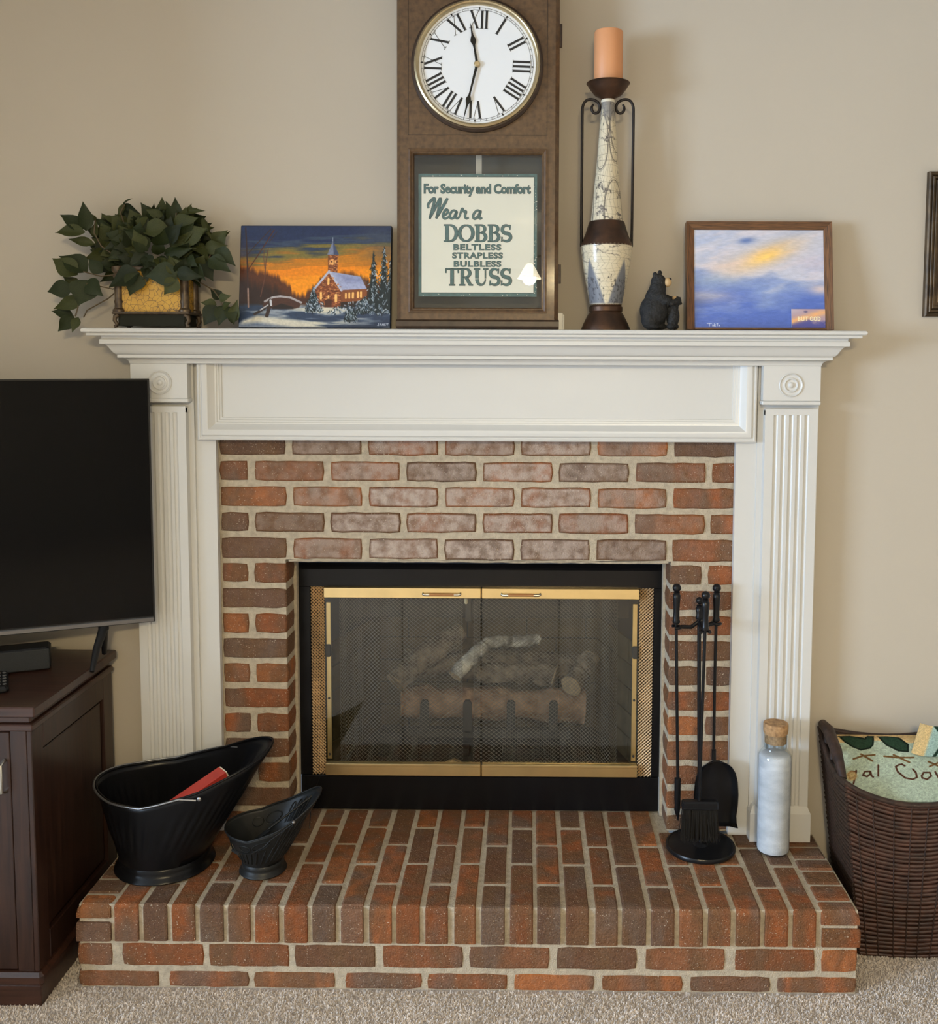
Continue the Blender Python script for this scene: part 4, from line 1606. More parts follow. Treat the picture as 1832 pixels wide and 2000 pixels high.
    c.line([(.062, .80), (.055, .62), (.050, .45), (.040, .20), (.030, .02)], .006, (52, 34, 30))
    c.line([(.062, .80), (.056, .62)], .007, (176, 146, 134), .8)
    c.line([(.052, .44), (.10, .33), (.16, .19), (.22, .04)], .005, (78, 40, 26))
    c.line([(.050, .28), (.10, .19), (.17, .08), (.20, .03)], .004, (60, 38, 32))
    c.line([(.14, .70), (.165, .52), (.17, .36), (.185, .22)], .004, br)
    c.line([(.167, .45), (.155, .32), (.158, .24)], .003, br)
    c.line([(.19, .16), (.24, .06)], .003, (60, 38, 32))
    # fence post and rail
    c.line([(.205, .735), (.200, .80), (.185, .885)], .017, (54, 36, 26))
    c.line([(.207, .735), (.212, .78)], .010, (196, 196, 200))
    c.line([(.19, .79), (.14, .84), (.105, .868)], .012, (48, 34, 28))
    c.line([(.19, .78), (.14, .83)], .006, (186, 188, 196))
    # brushwork and signature
    c.a *= (1 + .16 * (vnoise(H, Wd, 70, 90, 21, 2) - .5))[..., None]
    sig = [[(.925, .955), (.925, .975), (.918, .975)], [(.935, .975), (.939, .958), (.944, .975)], [(.950, .975), (.950, .960), (.958, .975), (.958, .960)], [(.970, .960), (.964, .960), (.964, .975), (.971, .975)], [(.976, .960), (.988, .958)], [(.982, .958), (.982, .975)]]
    for s_ in sig:
        c.line(s_, .003, (176, 186, 204))
    return c


cv = church()
pr_, wd = lean_picture('canvas_painting', 'unframed canvas painting of a snowy stone church at orange sunset', -.4055, -.0085, .272, -.070, -.028, .02)
hh = .272
MB().box((-wd / 2, 0, 0), (wd / 2, .020, hh), .0015).build('stretcher', M['darkedge'], pr_, local=True)
P = np.zeros((cv.H, cv.W, 3))
uu = np.linspace(-wd / 2 + .0015, wd / 2 - .0015, cv.W)
vv = np.linspace(hh - .0015, .0015, cv.H)
P[..., 0], P[..., 2] = uu[None, :], vv[:, None]
P[..., 1] = -.0006
P += np.array(world_loc(pr_))
grid_obj('painted_canvas', P, cv.lin(), M['canvas'], pr_)


def rnoise(c, ang, su, sv, seed, octv=4):
    """streaky noise running along a slanted direction"""
    N_ = 420
    g = vnoise(N_, N_, sv, su, seed, octv)
    ca, sa = math.cos(ang), math.sin(ang)
    x = (c.U - .5) * c.asp * ca + (c.V - .5) * sa
    y = -(c.U - .5) * c.asp * sa + (c.V - .5) * ca
    return g[((y / 2.2 + .5) * N_).astype(int) % N_, ((x / 2.2 + .5) * N_).astype(int) % N_]


def skypaint(H, Wd):
    c = Canvas(H, Wd, (192, 194, 210))
    U, V = c.U, c.V
    w1, w2_, w3 = rnoise(c, -.35, 6, 22, 31), rnoise(c, -.25, 8, 40, 33), rnoise(c, -.08, 7, 34, 36)
    big = rnoise(c, -.3, 4, 8, 39)
    c.blend(np.clip((w1 - .46) * 5, 0, 1) * .7, (166, 178, 208))
    c.blend(np.clip((w2_ - .52) * 5, 0, 1) * .6, (214, 206, 214))
    # blue body of the sky below, with a broken upper edge
    e = V + (big - .5) * .45 + (w3 - .5) * .18 - .05 * U
    c.blend(np.clip((e - .46) / .10, 0, 1) * .9, (122, 144, 196))
    c.blend(np.clip((e - .58) / .14, 0, 1) * .9, (82, 108, 186))
    c.blend(np.clip((w3 - .52) * 6, 0, 1) * np.clip((V - .5) * 4, 0, 1) * .45, (138, 156, 204))
    c.blend(np.clip((V - .86) / .15, 0, 1) * .5, (76, 96, 166))
    # golden light
    ax = (U - .55) + (V - .27) * -.5
    ay = (V - .27) + (U - .55) * .52
    c.blend(np.clip(np.exp(-(ay / .11) ** 2 - (ax / .34) ** 2) * (.35 + 1.1 * w1), 0, 1), (232, 188, 128))
    c.blend(np.clip(np.exp(-((ay - .01) / .055) ** 2 - ((ax + .03) / .17) ** 2) * (.5 + .8 * w2_), 0, 1), (250, 206, 112))
    c.blend(np.clip(np.exp(-(((V - .36) / .10) ** 2) - ((U - .30) / .20) ** 2) * (.2 + w2_), 0, 1) * .8, (222, 198, 184))
    c.blend(np.clip(np.exp(-(((V - .68) / .06) ** 2) - ((U - .12) / .17) ** 2) * (.2 + 1.2 * w3), 0, 1), (196, 186, 188))
    c.blend(np.clip(np.exp(-(((V - .60) / .05) ** 2) - ((U - .97) / .09) ** 2), 0, 1) * .9, (216, 196, 192))
    c.blend(np.clip(np.exp(-(((V - .34) / .10) ** 2) - ((U - .92) / .16) ** 2) * (.2 + w1), 0, 1) * .6, (206, 190, 200))
    c.blend(np.clip(np.exp(-(((V - .52) / .07) ** 2) - ((U - .15) / .2) ** 2), 0, 1) * .5, (140, 160, 190))
    c.blend(np.clip(np.exp(-(((V - .115 + .1 * (U - .4)) / .030) ** 2) - ((U - .41) / .06) ** 2) * (.3 + 1.6 * w2_), 0, 1), (104, 126, 178))
    c.a *= (1 + .10 * (vnoise(H, Wd, 90, 30, 41, 2) - .5))[..., None]
    for s_ in ([(.10, .945), (.135, .945)], [(.118, .945), (.118, .972)], [(.140, .972), (.143, .958), (.150, .972)], [(.155, .945), (.155, .972)], [(.163, .955), (.155, .963), (.165, .972)], [(.172, .947), (.182, .947)], [(.177, .947), (.177, .970)], [(.188, .972), (.190, .960), (.197, .972)]):
        c.line(s_, .0028, (214, 222, 240))
    return c


cv = skypaint(230, 320)
sp_, wd = lean_picture('framed_painting', 'oak framed painting of blue sky with golden sunset clouds', .762, 1.141, .285, -.072, -.026, .02)
M['oak'] = wood_mat('oak_frame_wood', (.20, .085, .028), (.050, .020, .007), 'Z', 60, .45)
M['oakx'] = wood_mat('oak_frame_wood_across', (.17, .072, .024), (.045, .018, .007), 'X', 60, .45)
hh, fw = .285, .0205


def rail(poly, name, m):
    """mitred frame rail with a raised outer edge"""
    (a, b, c_, d) = poly
    mb = MB()
    v = [(a[0], -.006, a[1]), (b[0], -.006, b[1]), (c_[0], 0.002, c_[1]), (d[0], 0.002, d[1]), (a[0], .020, a[1]), (b[0], .020, b[1]), (c_[0], .020, c_[1]), (d[0], .020, d[1])]
    mb.add(v, [(0, 1, 2, 3), (7, 6, 5, 4), (0, 4, 5, 1), (1, 5, 6, 2), (2, 6, 7, 3), (3, 7, 4, 0)])
    return mb.build(name, m, sp_, local=True)


w2 = wd / 2
rail([(-w2, hh), (w2, hh), (w2 - fw, hh - fw), (-w2 + fw, hh - fw)], 'frame_rail', M['oakx'])
rail([(-w2, 0), (-w2, hh), (-w2 + fw, hh - fw), (-w2 + fw, 0)], 'frame_rail', M['oak'])
rail([(w2, hh), (w2, 0), (w2 - fw, 0), (w2 - fw, hh - fw)], 'frame_rail', M['oak'])
MB().box((-w2 + fw, -.003, 0), (w2 - fw, .019, .0045)).build('frame_rail', M['oakx'], sp_, local=True)
P = np.zeros((cv.H, cv.W, 3))
P[..., 0] = np.linspace(-w2 + fw - .001, w2 - fw + .001, cv.W)[None, :]
P[..., 2] = np.linspace(hh - fw + .001, .003, cv.H)[:, None]
P[..., 1] = .004
P += np.array(world_loc(sp_))
grid_obj('painted_canvas', P, cv.lin(), M['canvas'], sp_)
MB().box((-w2 + fw, .0045, .003), (w2 - fw, .012, hh - fw)).build('canvas_back', M['darkedge'], sp_, local=True)
# small card tucked into the lower right corner of that frame
c = Canvas(52, 84, (176, 150, 160))
n = vnoise(52, 84, 5, 6, 51, 4)
c.blend(np.clip((c.V - .55 + (n - .5) * .5) / .2, 0, 1), (84, 84, 150))
c.blend(np.exp(-((c.V - .35 + .5 * (c.U - .6)) / .16) ** 2) * (n + .45), (236, 176, 120))
c.ell(.42, .15, .06, .05, (92, 84, 120), .6)
c.blend(np.clip((.5 - c.U) / .4, 0, 1) * np.clip((.4 - c.V) / .3, 0, 1) * .6, (196, 184, 196))
for s_ in ([(.20, .42), (.20, .62), (.255, .59), (.24, .52), (.20, .52)], [(.20, .42), (.25, .45), (.24, .52)], [(.30, .42), (.30, .59), (.335, .62), (.37, .59), (.37, .42)], [(.40, .43), (.49, .43)], [(.445, .43), (.445, .62)],
           [(.63, .46), (.59, .42), (.555, .47), (.555, .58), (.59, .62), (.63, .59), (.63, .53), (.60, .53)], [(.67, .46), (.70, .42), (.735, .46), (.735, .58), (.70, .62), (.67, .58), (.67, .46)], [(.78, .42), (.78, .62), (.83, .59), (.845, .52), (.83, .45), (.78, .42)]):
    c.line(s_, .018, (250, 236, 190))
cardr = thing('greeting_card', 'small card with cloud photo and words tucked into the oak frame corner', 'card', (sp_.location.x, sp_.location.y, sp_.location.z), tuple(sp_.rotation_euler))
P = np.zeros((52, 84, 3))
P[..., 0] = np.linspace(w2 - fw - .0875, w2 - fw - .0005, 84)[None, :]
P[..., 2] = np.linspace(.0545, .0055, 52)[:, None]
P[..., 1] = -.0010
P += np.array(world_loc(cardr))
grid_obj('card_print', P, c.lin(), attr_mat('card_paper', .5), cardr)
MB().box((w2 - fw - .0875, -.0008, .0055), (w2 - fw - .0005, .0012, .0545)).build('card_stock', M['white_plastic'], cardr, local=True)

# small white plastic unit half hidden behind the clock
o = MB().box((.405, -.060, SHZ + .0004), (.4405, -.030, SHZ + .046), .002).box((.4395, -.058, SHZ + .0004), (.4445, -.034, SHZ + .042), .002) \
    .box((.4400, -.0600, SHZ + .034), (.4446, -.055, SHZ + .0355)).box((.4400, -.0600, SHZ + .038), (.4446, -.055, SHZ + .0395)).build('plastic_sensor', M['white_plastic'])
tag(recentre(o), 'small white plastic box standing between the clock and the map candle holder', 'device')

# ================================================================== framed picture on the wall at the right
fp = thing('picture_frame', 'picture in a ridged dark bronze frame hanging on the wall', 'picture', (1.555, WY, 1.42))
fx0, fx1, fz0, fz1 = 1.4005, 1.71, 1.4210, 1.7990
prof = [(0, 0), (0, -.016), (.004, -.019), (.008, -.017), (.010, -.0135), (.013, -.0165), (.017, -.0165), (.0195, -.012), (.0225, -.0145), (.027, -.0145), (.0295, -.010), (.036, -.009), (.038, -.006)]
rings = [[(fx0 + d, WY + y - .0005, fz0 + d), (fx1 - d, WY + y - .0005, fz0 + d), (fx1 - d, WY + y - .0005, fz1 - d), (fx0 + d, WY + y - .0005, fz1 - d)] for d, y in prof]
MB().loft(rings, True).build('frame', mat('bronze_frame', (.10, .065, .033), .38, .55, nscale=30, col2=(.030, .020, .012)), fp, smooth=20)
MB().box((fx0 + .036, WY - .007, fz0 + .036), (fx1 - .036, WY - .004, fz1 - .036)).build('mat_board', mat('tan_mat_board', (.42, .32, .20), .8), fp)
MB().box((fx0 + .085, WY - .0085, fz0 + .085), (fx1 - .085, WY - .0072, fz1 - .085)).build('print', mat('muted_print', (.30, .26, .18), .7, nscale=20, col2=(.12, .15, .12)), fp)
# ================================================================== leafy plant in a gilt planter
def crackle():
    m = bpy.data.materials.new('gold_crackle_glaze')
    m.use_nodes = True
    N, L = m.node_tree.nodes, m.node_tree.links
    b = N['Principled BSDF']
    b.inputs['Roughness'].default_value = .42
    tc = N.new('ShaderNodeTexCoord')
    n = N.new('ShaderNodeTexNoise')
    n.inputs['Scale'].default_value = 30
    ad = N.new('ShaderNodeMix')
    ad.data_type = 'RGBA'
    ad.inputs['Factor'].default_value = .02
    L.new(tc.outputs['Object'], n.inputs['Vector'])
    L.new(tc.outputs['Object'], ad.inputs['A'])
    L.new(n.outputs['Color'], ad.inputs['B'])
    v = N.new('ShaderNodeTexVoronoi')
    v.feature = 'DISTANCE_TO_EDGE'
    v.inputs['Scale'].default_value = 75
    L.new(ad.outputs['Result'], v.inputs['Vector'])
    r = N.new('ShaderNodeValToRGB')
    r.color_ramp.elements[0].position = .0
    r.color_ramp.elements[0].color = (.10, .055, .012, 1)
    r.color_ramp.elements[1].position = .055
    r.color_ramp.elements[1].color = (.62, .36, .035, 1)
    L.new(v.outputs['Distance'], r.inputs[0])
    n2 = N.new('ShaderNodeTexNoise')
    n2.inputs['Scale'].default_value = 22
    L.new(tc.outputs['Object'], n2.inputs['Vector'])
    x = N.new('ShaderNodeMix')
    x.data_type = 'RGBA'
    x.blend_type = 'MULTIPLY'
    x.inputs['B'].default_value = (.62, .50, .32, 1)
    L.new(n2.outputs['Fac'], x.inputs['Factor'])
    L.new(r.outputs[0], x.inputs['A'])
    L.new(x.outputs['Result'], b.inputs['Base Color'])
    return m


M['crackle'] = crackle()
M['gilt'] = mat('dark_gilt_wood', (.030, .017, .010), .38, .3, nscale=55, col2=(.13, .09, .05))
M['skirt'] = mat('dark_olive_base', (.018, .018, .011), .7, spec=.2)
pot = thing('potted_plant', 'trailing artificial green plant in a yellow crackled planter with dark columns', 'plant', (-.6145, -.07, SHZ))
px0, px1, py0, py1 = -.712, -.517, -.122, -.022
zp0, zp1 = 1.4205, 1.535
MB().box((px0 + .012, py0 + .008, zp0), (px1 - .012, py1 - .008, zp1)).build('planter_box', M['crackle'], pot)
for x in (px0 + .013, px1 - .013):
    for y in (py0 + .012, py1 - .012):
        prf = [(.016, 0), (.016, .006), (.0115, .010), (.0105, .020), (.0125, .026), (.0105, .032), (.011, .085), (.0135, .092), (.011, .098), (.016, .104), (.016, .115)]
        MB().lathe([(r, zp0 + z) for r, z in prf], (x, y, 0), 16).build('column', M['gilt'], pot, smooth=40)
MB().box((px0 + .001, py0 + .001, zp1 - .010), (px1 - .001, py1 - .001, zp1 + .002), .003).build('rim', M['gilt'], pot)
# bracket base with scroll feet
MB().box((px0 - .002, py0 - .002, zp0 - .006), (px1 + .002, py1 + .002, zp0 + .001), .002).build('base_tray', M['gilt'], pot)
sk = MB()
sk.box((px0 + .014, py0 + .010, SHZ + .006), (px1 - .014, py0 + .016, zp0 - .005))
sk.box((px1 - .016, py0 + .012, SHZ + .006), (px1 - .010, py1 - .012, zp0 - .005))
sk.box((px0 + .010, py0 + .012, SHZ + .006), (px0 + .016, py1 - .012, zp0 - .005))
sk.build('apron', M['skirt'], pot)
for x, s in ((px0 + .008, -1), (px1 - .008, 1)):
    for y in (py0 + .008, py1 - .008):
        P = [(x - s * .004, y, zp0 - .006), (x + s * .004, y, zp0 - .012), (x + s * .006, y, zp0 - .022), (x, y, zp0 - .030), (x + s * .001, y, SHZ + .006), (x + s * .007, y, SHZ + .0048)]
        MB().tube(P, [.006, .0065, .0055, .0048, .0048, .0045], 8).build('foot', M['gilt'], pot, smooth=60)
MB().box((px0 + .015, py0 + .011, zp1 - .012), (px1 - .015, py1 - .011, zp1 - .006)).build('moss', mat('dark_moss', (.03, .035, .015), .95, bump=1., bscale=200), pot)


def leaf_mat(name, c1, c2):
    m = mat(name, c1, .5, 0., .3, nscale=34, col2=c2, bump=.25, bscale=160)
    return m


LM = [leaf_mat('leaf_dark', (.017, .024, .006), (.008, .012, .004)), leaf_mat('leaf_mid', (.026, .036, .009), (.012, .018, .005)), leaf_mat('leaf_olive', (.054, .060, .014), (.028, .034, .009))]


def leaf_mesh(k):
    """pointed oval with a keel, drooping tip and slightly waved edge; unit length along +Y"""
    rs = random.Random(k)
    n = 8
    prof = [.0, .30, .46, .50, .46, .36, .22, .10, .0]
    curl, keel = rs.uniform(.05, .28), rs.uniform(.10, .22)
    v, f = [], []
    for i in range(n + 1):
        t = i / n
        w = prof[i] * .92
        z = .05 * math.sin(t * 3.1) - curl * t * t
        wav = .03 * math.sin(t * 9 + k)
        v += [(-w, t, z + keel * w + wav), (-w * .5, t, z + keel * w * .35), (0, t, z), (w * .5, t, z + keel * w * .35), (w, t, z + keel * w - wav)]
    for i in range(n):
        for j in range(4):
            a = i * 5 + j
            f.append((a, a + 1, a + 6, a + 5))
    me = bpy.data.meshes.new('leaf')
    me.from_pydata(v, [], f)
    me.polygons.foreach_set('use_smooth', [True] * len(me.polygons))
    return me


LME = []
for k in range(6):
    for mm in LM:
        me = leaf_mesh(k)
        me.materials.append(mm)
        LME.append(me)
PO = world_loc(pot)


def leaf(base, tip, w, roll=None):
    base, tip = Vector(base), Vector(tip)
    d = tip - base
    L_ = d.length
    yv = d.normalized()
    view = (CAM - base).normalized()
    zv = (view + Vector((R.uniform(-.45, .45), R.uniform(-.1, .1), R.uniform(.0, .55)))).normalized()
    xv = yv.cross(zv).normalized()
    zv = xv.cross(yv)
    if roll:
        q = Matrix.Rotation(roll, 3, yv)
        xv, zv = q @ xv, q @ zv
    sx = w / .92
    mw = Matrix(((xv.x * sx, yv.x * L_, zv.x * L_ * .9, 0), (xv.y * sx, yv.y * L_, zv.y * L_ * .9, 0), (xv.z * sx, yv.z * L_, zv.z * L_ * .9, 0), (0, 0, 0, 1)))
    o = bpy.data.objects.new('leaf', R.choice(LME))
    COL.objects.link(o)
    o.parent = pot
    mw.translation = base - PO
    o.matrix_local = mw
    return o


def lp(zx, zy, Y):
    return aY(60 + zx / 4.362, 370 + zy / 4.362, Y)


# outer leaves: (base x, base y, tip x, tip y, width, depth) measured on a 4.36x enlargement
OUT = [(470, 330, 450, 100, 100, -.09), (430, 325, 250, 205, 105, -.09), (440, 362, 195, 350, 92, -.10), (525, 460, 315, 420, 62, -.08), (552, 390, 556, 272, 60, -.07), (552, 262, 510, 203, 30, -.06), (560, 266, 705, 335, 40, -.07),
       (380, 715, 175, 570, 135, -.10), (462, 690, 240, 535, 150, -.09), (335, 835, 130, 872, 115, -.11), (425, 940, 175, 1018, 92, -.11), (470, 790, 405, 990, 175, -.12), (490, 790, 612, 908, 115, -.12), (352, 1085, 235, 1215, 100, -.10),
       (402, 1100, 350, 1218, 60, -.10), (345, 1072, 166, 1024, 72, -.09), (400, 830, 275, 740, 80, -.08), (600, 700, 480, 590, 90, -.09),
       (905, 722, 640, 800, 150, -.14), (905, 724, 845, 900, 130, -.14), (1238, 712, 970, 740, 150, -.145), (1240, 772, 1132, 892, 105, -.145), (1258, 702, 1445, 748, 90, -.145), (1245, 712, 1180, 560, 110, -.14), (1250, 710, 1330, 590, 95, -.14),
       (1240, 235, 1232, 66, 72, -.07), (1208, 270, 1170, 98, 80, -.08), (1125, 235, 968, 165, 62, -.08), (1305, 192, 1482, 178, 45, -.07), (792, 132, 858, 72, 22, -.06), (800, 130, 735, 245, 40, -.06), (808, 130, 932, 212, 45, -.06), (725, 280, 612, 215, 60, -.07), (840, 205, 820, 240, 50, -.06),
       (1560, 475, 1672, 345, 112, -.07), (1590, 518, 1738, 638, 100, -.10), (1530, 600, 1695, 682, 112, -.11), (1468, 258, 1542, 435, 42, -.07), (1462, 620, 1552, 778, 105, -.10), (1500, 500, 1660, 480, 90, -.08), (1430, 640, 1480, 560, 70, -.1),
       (1612, 928, 1533, 838, 72, -.08), (1612, 930, 1694, 905, 55, -.11), (1572, 978, 1448, 962, 62, -.09), (1575, 1005, 1470, 1158, 118, -.10), (1715, 1120, 1760, 940, 78, -.115), (1645, 1000, 1600, 1160, 100, -.10), (1690, 1010, 1735, 1150, 80, -.120), (1640, 1010, 1700, 960, 60, -.11),
       (1240, 300, 1420, 240, 110, -.1), (1300, 420, 1500, 330, 130, -.1), (1150, 330, 890, 340, 120, -.11), (1000, 300, 890, 260, 100, -.1)]
for bx_, by_, tx, ty, w, Y in OUT:
    yb_ = Y + .012
    leaf(lp(bx_ + (bx_ - tx) * .10, by_ + (by_ - ty) * .10, yb_), lp(tx, ty, Y), w / 4.362 / 728 * 1.3, R.uniform(-.3, .3))
# the inner mass
k = 0
while k < 150:
    a, r = R.uniform(0, 6.283), math.sqrt(R.random())
    cx_, cy_ = 1060 + 450 * r * math.cos(a), 490 + 240 * r * math.sin(a)
    if cy_ > 690 and R.random() < .5:
        continue
    ang = math.atan2(cy_ - 560, cx_ - 1080) + R.uniform(-.8, .8)
    ln = R.uniform(150, 235)
    Y = -.15 + .10 * r + R.uniform(-.01, .03)
    leaf(lp(cx_, cy_, Y + .03), lp(cx_ + ln * math.cos(ang), min(cy_ + ln * math.sin(ang) + 25, 800), Y), R.uniform(105, 165) / 4.362 / 728, R.uniform(-.5, .5))
    k += 1
for k in range(22):
    cx_, cy_ = R.uniform(900, 1400), R.uniform(560, 660)
    leaf(lp(cx_, cy_, -.11), lp(cx_ + R.uniform(-90, 90), cy_ + R.uniform(60, 130), -.135), R.uniform(90, 130) / 4.362 / 728, R.uniform(-.4, .4))
# stems
M['stem'] = mat('brown_stem', (.10, .07, .035), .7)
STEMS = [[(900, 720, -.07), (660, 930, -.09), (480, 1030, -.10), (450, 1090, -.10)], [(900, 700, -.06), (600, 480, -.07), (540, 370, -.08), (550, 262, -.06)], [(1000, 650, -.05), (800, 300, -.06), (765, 200, -.06), (800, 128, -.06)],
         [(950, 700, -.07), (600, 740, -.09), (450, 700, -.09)], [(1300, 700, -.06), (1500, 620, -.07), (1570, 480, -.07)], [(1350, 740, -.06), (1560, 860, -.075), (1610, 930, -.08), (1640, 1010, -.09)], [(1150, 700, -.05), (1230, 300, -.07), (1240, 200, -.07)],
         [(1000, 700, -.06), (700, 850, -.10), (480, 800, -.11), (420, 940, -.11), (380, 1080, -.10)]]
for P in STEMS:
    Q = [lp(*p) for p in P]
    MB().tube(Q, .0018, 6).build('stem', M['stem'], pot, smooth=60)
# ================================================================== coal scuttles on the hearth
M['scut'] = mat('black_japanned_steel', (.006, .006, .007), .28, spec=.22, nscale=12, namt=.3)
M['scut2'] = mat('dull_black_steel', (.014, .015, .015), .42, spec=.3, nscale=25, col2=(.008, .008, .008))
M['steel'] = mat('worn_steel_wire', (.30, .30, .30), .35, .9)
M['redbox'] = mat('red_card', (.52, .045, .03), .45, nscale=30, namt=.2)
M['greywood'] = mat('black_wood_grip', (.02, .018, .016), .5)


def scuttle(root, cx, cy, rb, rw, zb, x0, x1, hw_, zt, m, ribs=0, n=56, rows=12, wf=1.0, tilt=.012):
    """hod: flared foot ring, waist, then a wall that opens into a long pouring lip to the right"""
    zb0, zb1 = zb

    def rim(a):
        c_, s_ = math.cos(a), math.sin(a)
        s0 = s_
        if c_ > 0:
            c_, s_ = c_ ** .72, math.copysign(abs(s_) ** .74, s_)
        xm = cx * .35 + (x0 + x1) * .325
        hx = (x1 - xm) if c_ > 0 else (xm - x0)
        x = xm + hx * c_
        y = cy + hw_ * s_ * (1 - .22 * max(0, c_) ** 1.5)
        t = (x - x0) / (x1 - x0)
        return Vector((x, y, float(np.interp(t, [q[0] for q in zt], [q[1] for q in zt])) + tilt * s_))
    rings = []
    for i in range(rows + 1):
        t = i / rows
        ring = []
        for j in range(n):
            a = 2 * math.pi * j / n
            p0 = Vector((cx + rw * math.cos(a), cy + rw * math.sin(a), zb1))
            p1 = rim(a)
            p = p0.lerp(p1, t)
            if ribs and .22 < t < .80:
                q = .0016 * math.cos(a * ribs) * math.sin(math.pi * (t - .22) / .58)
                p += Vector((math.cos(a), math.sin(a), 0)) * q
            ring.append(p)
        rings.append(ring)
    body = MB().loft(rings, True, True).build('body', m, root, smooth=70)
    sd = body.modifiers.new('thick', 'SOLIDIFY')
    sd.thickness = .0016
    sd.offset = 1
    MB().tube([rim(2 * math.pi * j / 72) for j in range(72)], .0030 * wf, 8, closed=True).build('rim', m, root, smooth=70)
    MB().lathe([(rb, zb0), (rb + .002, zb0 + .003), (rb, zb0 + .007), (rb - .005, zb0 + .012), (rw + .003, zb1 - .012), (rw + .004, zb1 - .005), (rw, zb1), (rw - .004, zb1)], (cx, cy, 0), 48, cap=False).build('foot_ring', m, root, smooth=50)
    return rim


sc = thing('coal_scuttle', 'large glossy black metal coal scuttle with wide pouring lip on the hearth', 'coal scuttle', (-.585, -.185, 0))
rim = scuttle(sc, -.585, -.192, .123, .110, (.0005, .034), -.752, -.304, .128, [(0, .223), (.15, .212), (.35, .212), (.65, .248), (.82, .280), (1, .312)], M['scut'], ribs=44, n=176)
bail = []
for k in range(31):
    a = math.radians(78 + k * 6.6)
    p = rim(a)
    o_ = Vector((math.cos(a), math.sin(a), 0))
    bail.append(p + o_ * .006 + Vector((0, 0, .001)))
bail = [rim(math.radians(72)) + Vector((.02, -.006, -.004))] + bail + [rim(math.radians(282)) + Vector((.01, -.004, -.012))]
MB().tube(bail, .0028, 8).build('bail_handle', M['steel'], sc, smooth=60)
for a in (70, 284):
    p = rim(math.radians(a))
    yy = math.copysign(.004, math.sin(math.radians(a)))
    MB().sphere((p.x + .008, p.y + yy, p.z - .012), .006, 12, 8, (1, .6, 1)).build('handle_lug', M['steel'], sc, smooth=180)
mb = thing('match_box', 'long red match box leaning inside the large black scuttle', 'match box', (-.480, -.236, .215), (0, math.radians(-22), math.radians(40)))
MB().box((-.075, -.022, -.008), (.072, .022, .008), .001).build('sleeve', M['redbox'], mb, local=True)
MB().box((.0715, -.021, -.007), (.075, .021, .007)).build('tray', mat('cream_card', (.70, .62, .45), .7), mb, local=True)

sm = thing('coal_hod', 'small black ribbed coal hod with embossed rings beside the large scuttle', 'coal scuttle', (-.322, -.225, 0))
rim2 = scuttle(sm, -.322, -.225, .058, .049, (.0005, .030), -.416, -.172, .072, [(0, .116), (.30, .116), (.6, .143), (.8, .171), (1, .205)], M['scut2'], ribs=0, n=64, wf=.7)


def wallpt(a, t, out=.0022):
    p0 = Vector((-.322 + .049 * math.cos(a), -.225 + .049 * math.sin(a), .030))
    p = p0.lerp(rim2(a), t)
    return p + Vector((math.cos(a), math.sin(a), 0)) * out


for k in range(34):            # pressed ribs round the lower wall, rings and bars above them
    a = math.radians(k * 360 / 34)
    MB().tube([wallpt(a, .10), wallpt(a, .16), wallpt(a, .48), wallpt(a, .52)], [.0008, .0021, .0021, .0008], 6).build('rib', M['scut2'], sm, smooth=60)
for sgn, out in ((-1, .0024), (1, -.0030)):      # outside at the front, inside at the back
    base = -90 if sgn < 0 else 90
    for q, a0 in enumerate((-26, -3)):
        ctr = math.radians(base - sgn * a0 * (1 if sgn > 0 else -1) * -1)
        ctr = math.radians(base + a0 if sgn < 0 else base - a0)
        MB().tube([wallpt(ctr + .17 * math.cos(t * .524), .70 + .12 * math.sin(t * .524), out) for t in range(12)], .0013, 6, closed=True).build('embossed_ring', M['scut2'], sm, smooth=60)
    for q in range(4):
        ctr = math.radians(base + 20 + q * 11 if sgn < 0 else base - 20 - q * 11)
        MB().tube([wallpt(ctr - .05, .50, out), wallpt(ctr - .05, .84, out), wallpt(ctr, .88, out), wallpt(ctr + .05, .84, out), wallpt(ctr + .05, .50, out)], .0011, 6).build('embossed_bar', M['scut2'], sm, smooth=60)
P = [rim2(math.radians(-62)) + Vector((0, -.004, -.004))]
P += [aY(530, 1640, -.300), aY(515, 1655, -.305), aY(490, 1668, -.300), aY(468, 1668, -.27), aY(455, 1660, -.24), aY(449, 1640, -.215), aY(446, 1618, -.19), tuple(rim2(math.radians(122)) + Vector((-.004, .003, -.003)))]
P = [tuple(p) for p in P]
MB().tube(P, .0014, 6).build('bail_handle', M['scut2'], sm, smooth=60)
MB().tube([P[4], P[5]], .0045, 10).build('grip', M['greywood'], sm, smooth=60)
MB().sphere(rim2(math.radians(-62)) + Vector((0, -.002, -.002)), .0045, 10, 8).build('handle_lug', M['steel'], sm, smooth=180)
rd = thing('coal_shovel', 'small black rod handled coal shovel lying in the little hod', 'shovel', (-.30, -.21, .12))
q0, q1 = Vector((-.305, -.235, .110)), aY(626, 1542, -.175)
MB().tube([q0, q0.lerp(q1, .5), q1], [.0030, .0026, .0032], 8).build('handle', M['scut2'], rd, smooth=60)
dd = (q1 - q0).normalized()
MB().loft([[q0 + Vector((0, s * .018, 0)) + dd * t - Vector((0, 0, .002 + .006 * (1 - abs(s)))) for s in (-1, -.5, 0, .5, 1)] for t in (-.045, -.02, .004)], False).build('blade', M['scut2'], rd, smooth=60)

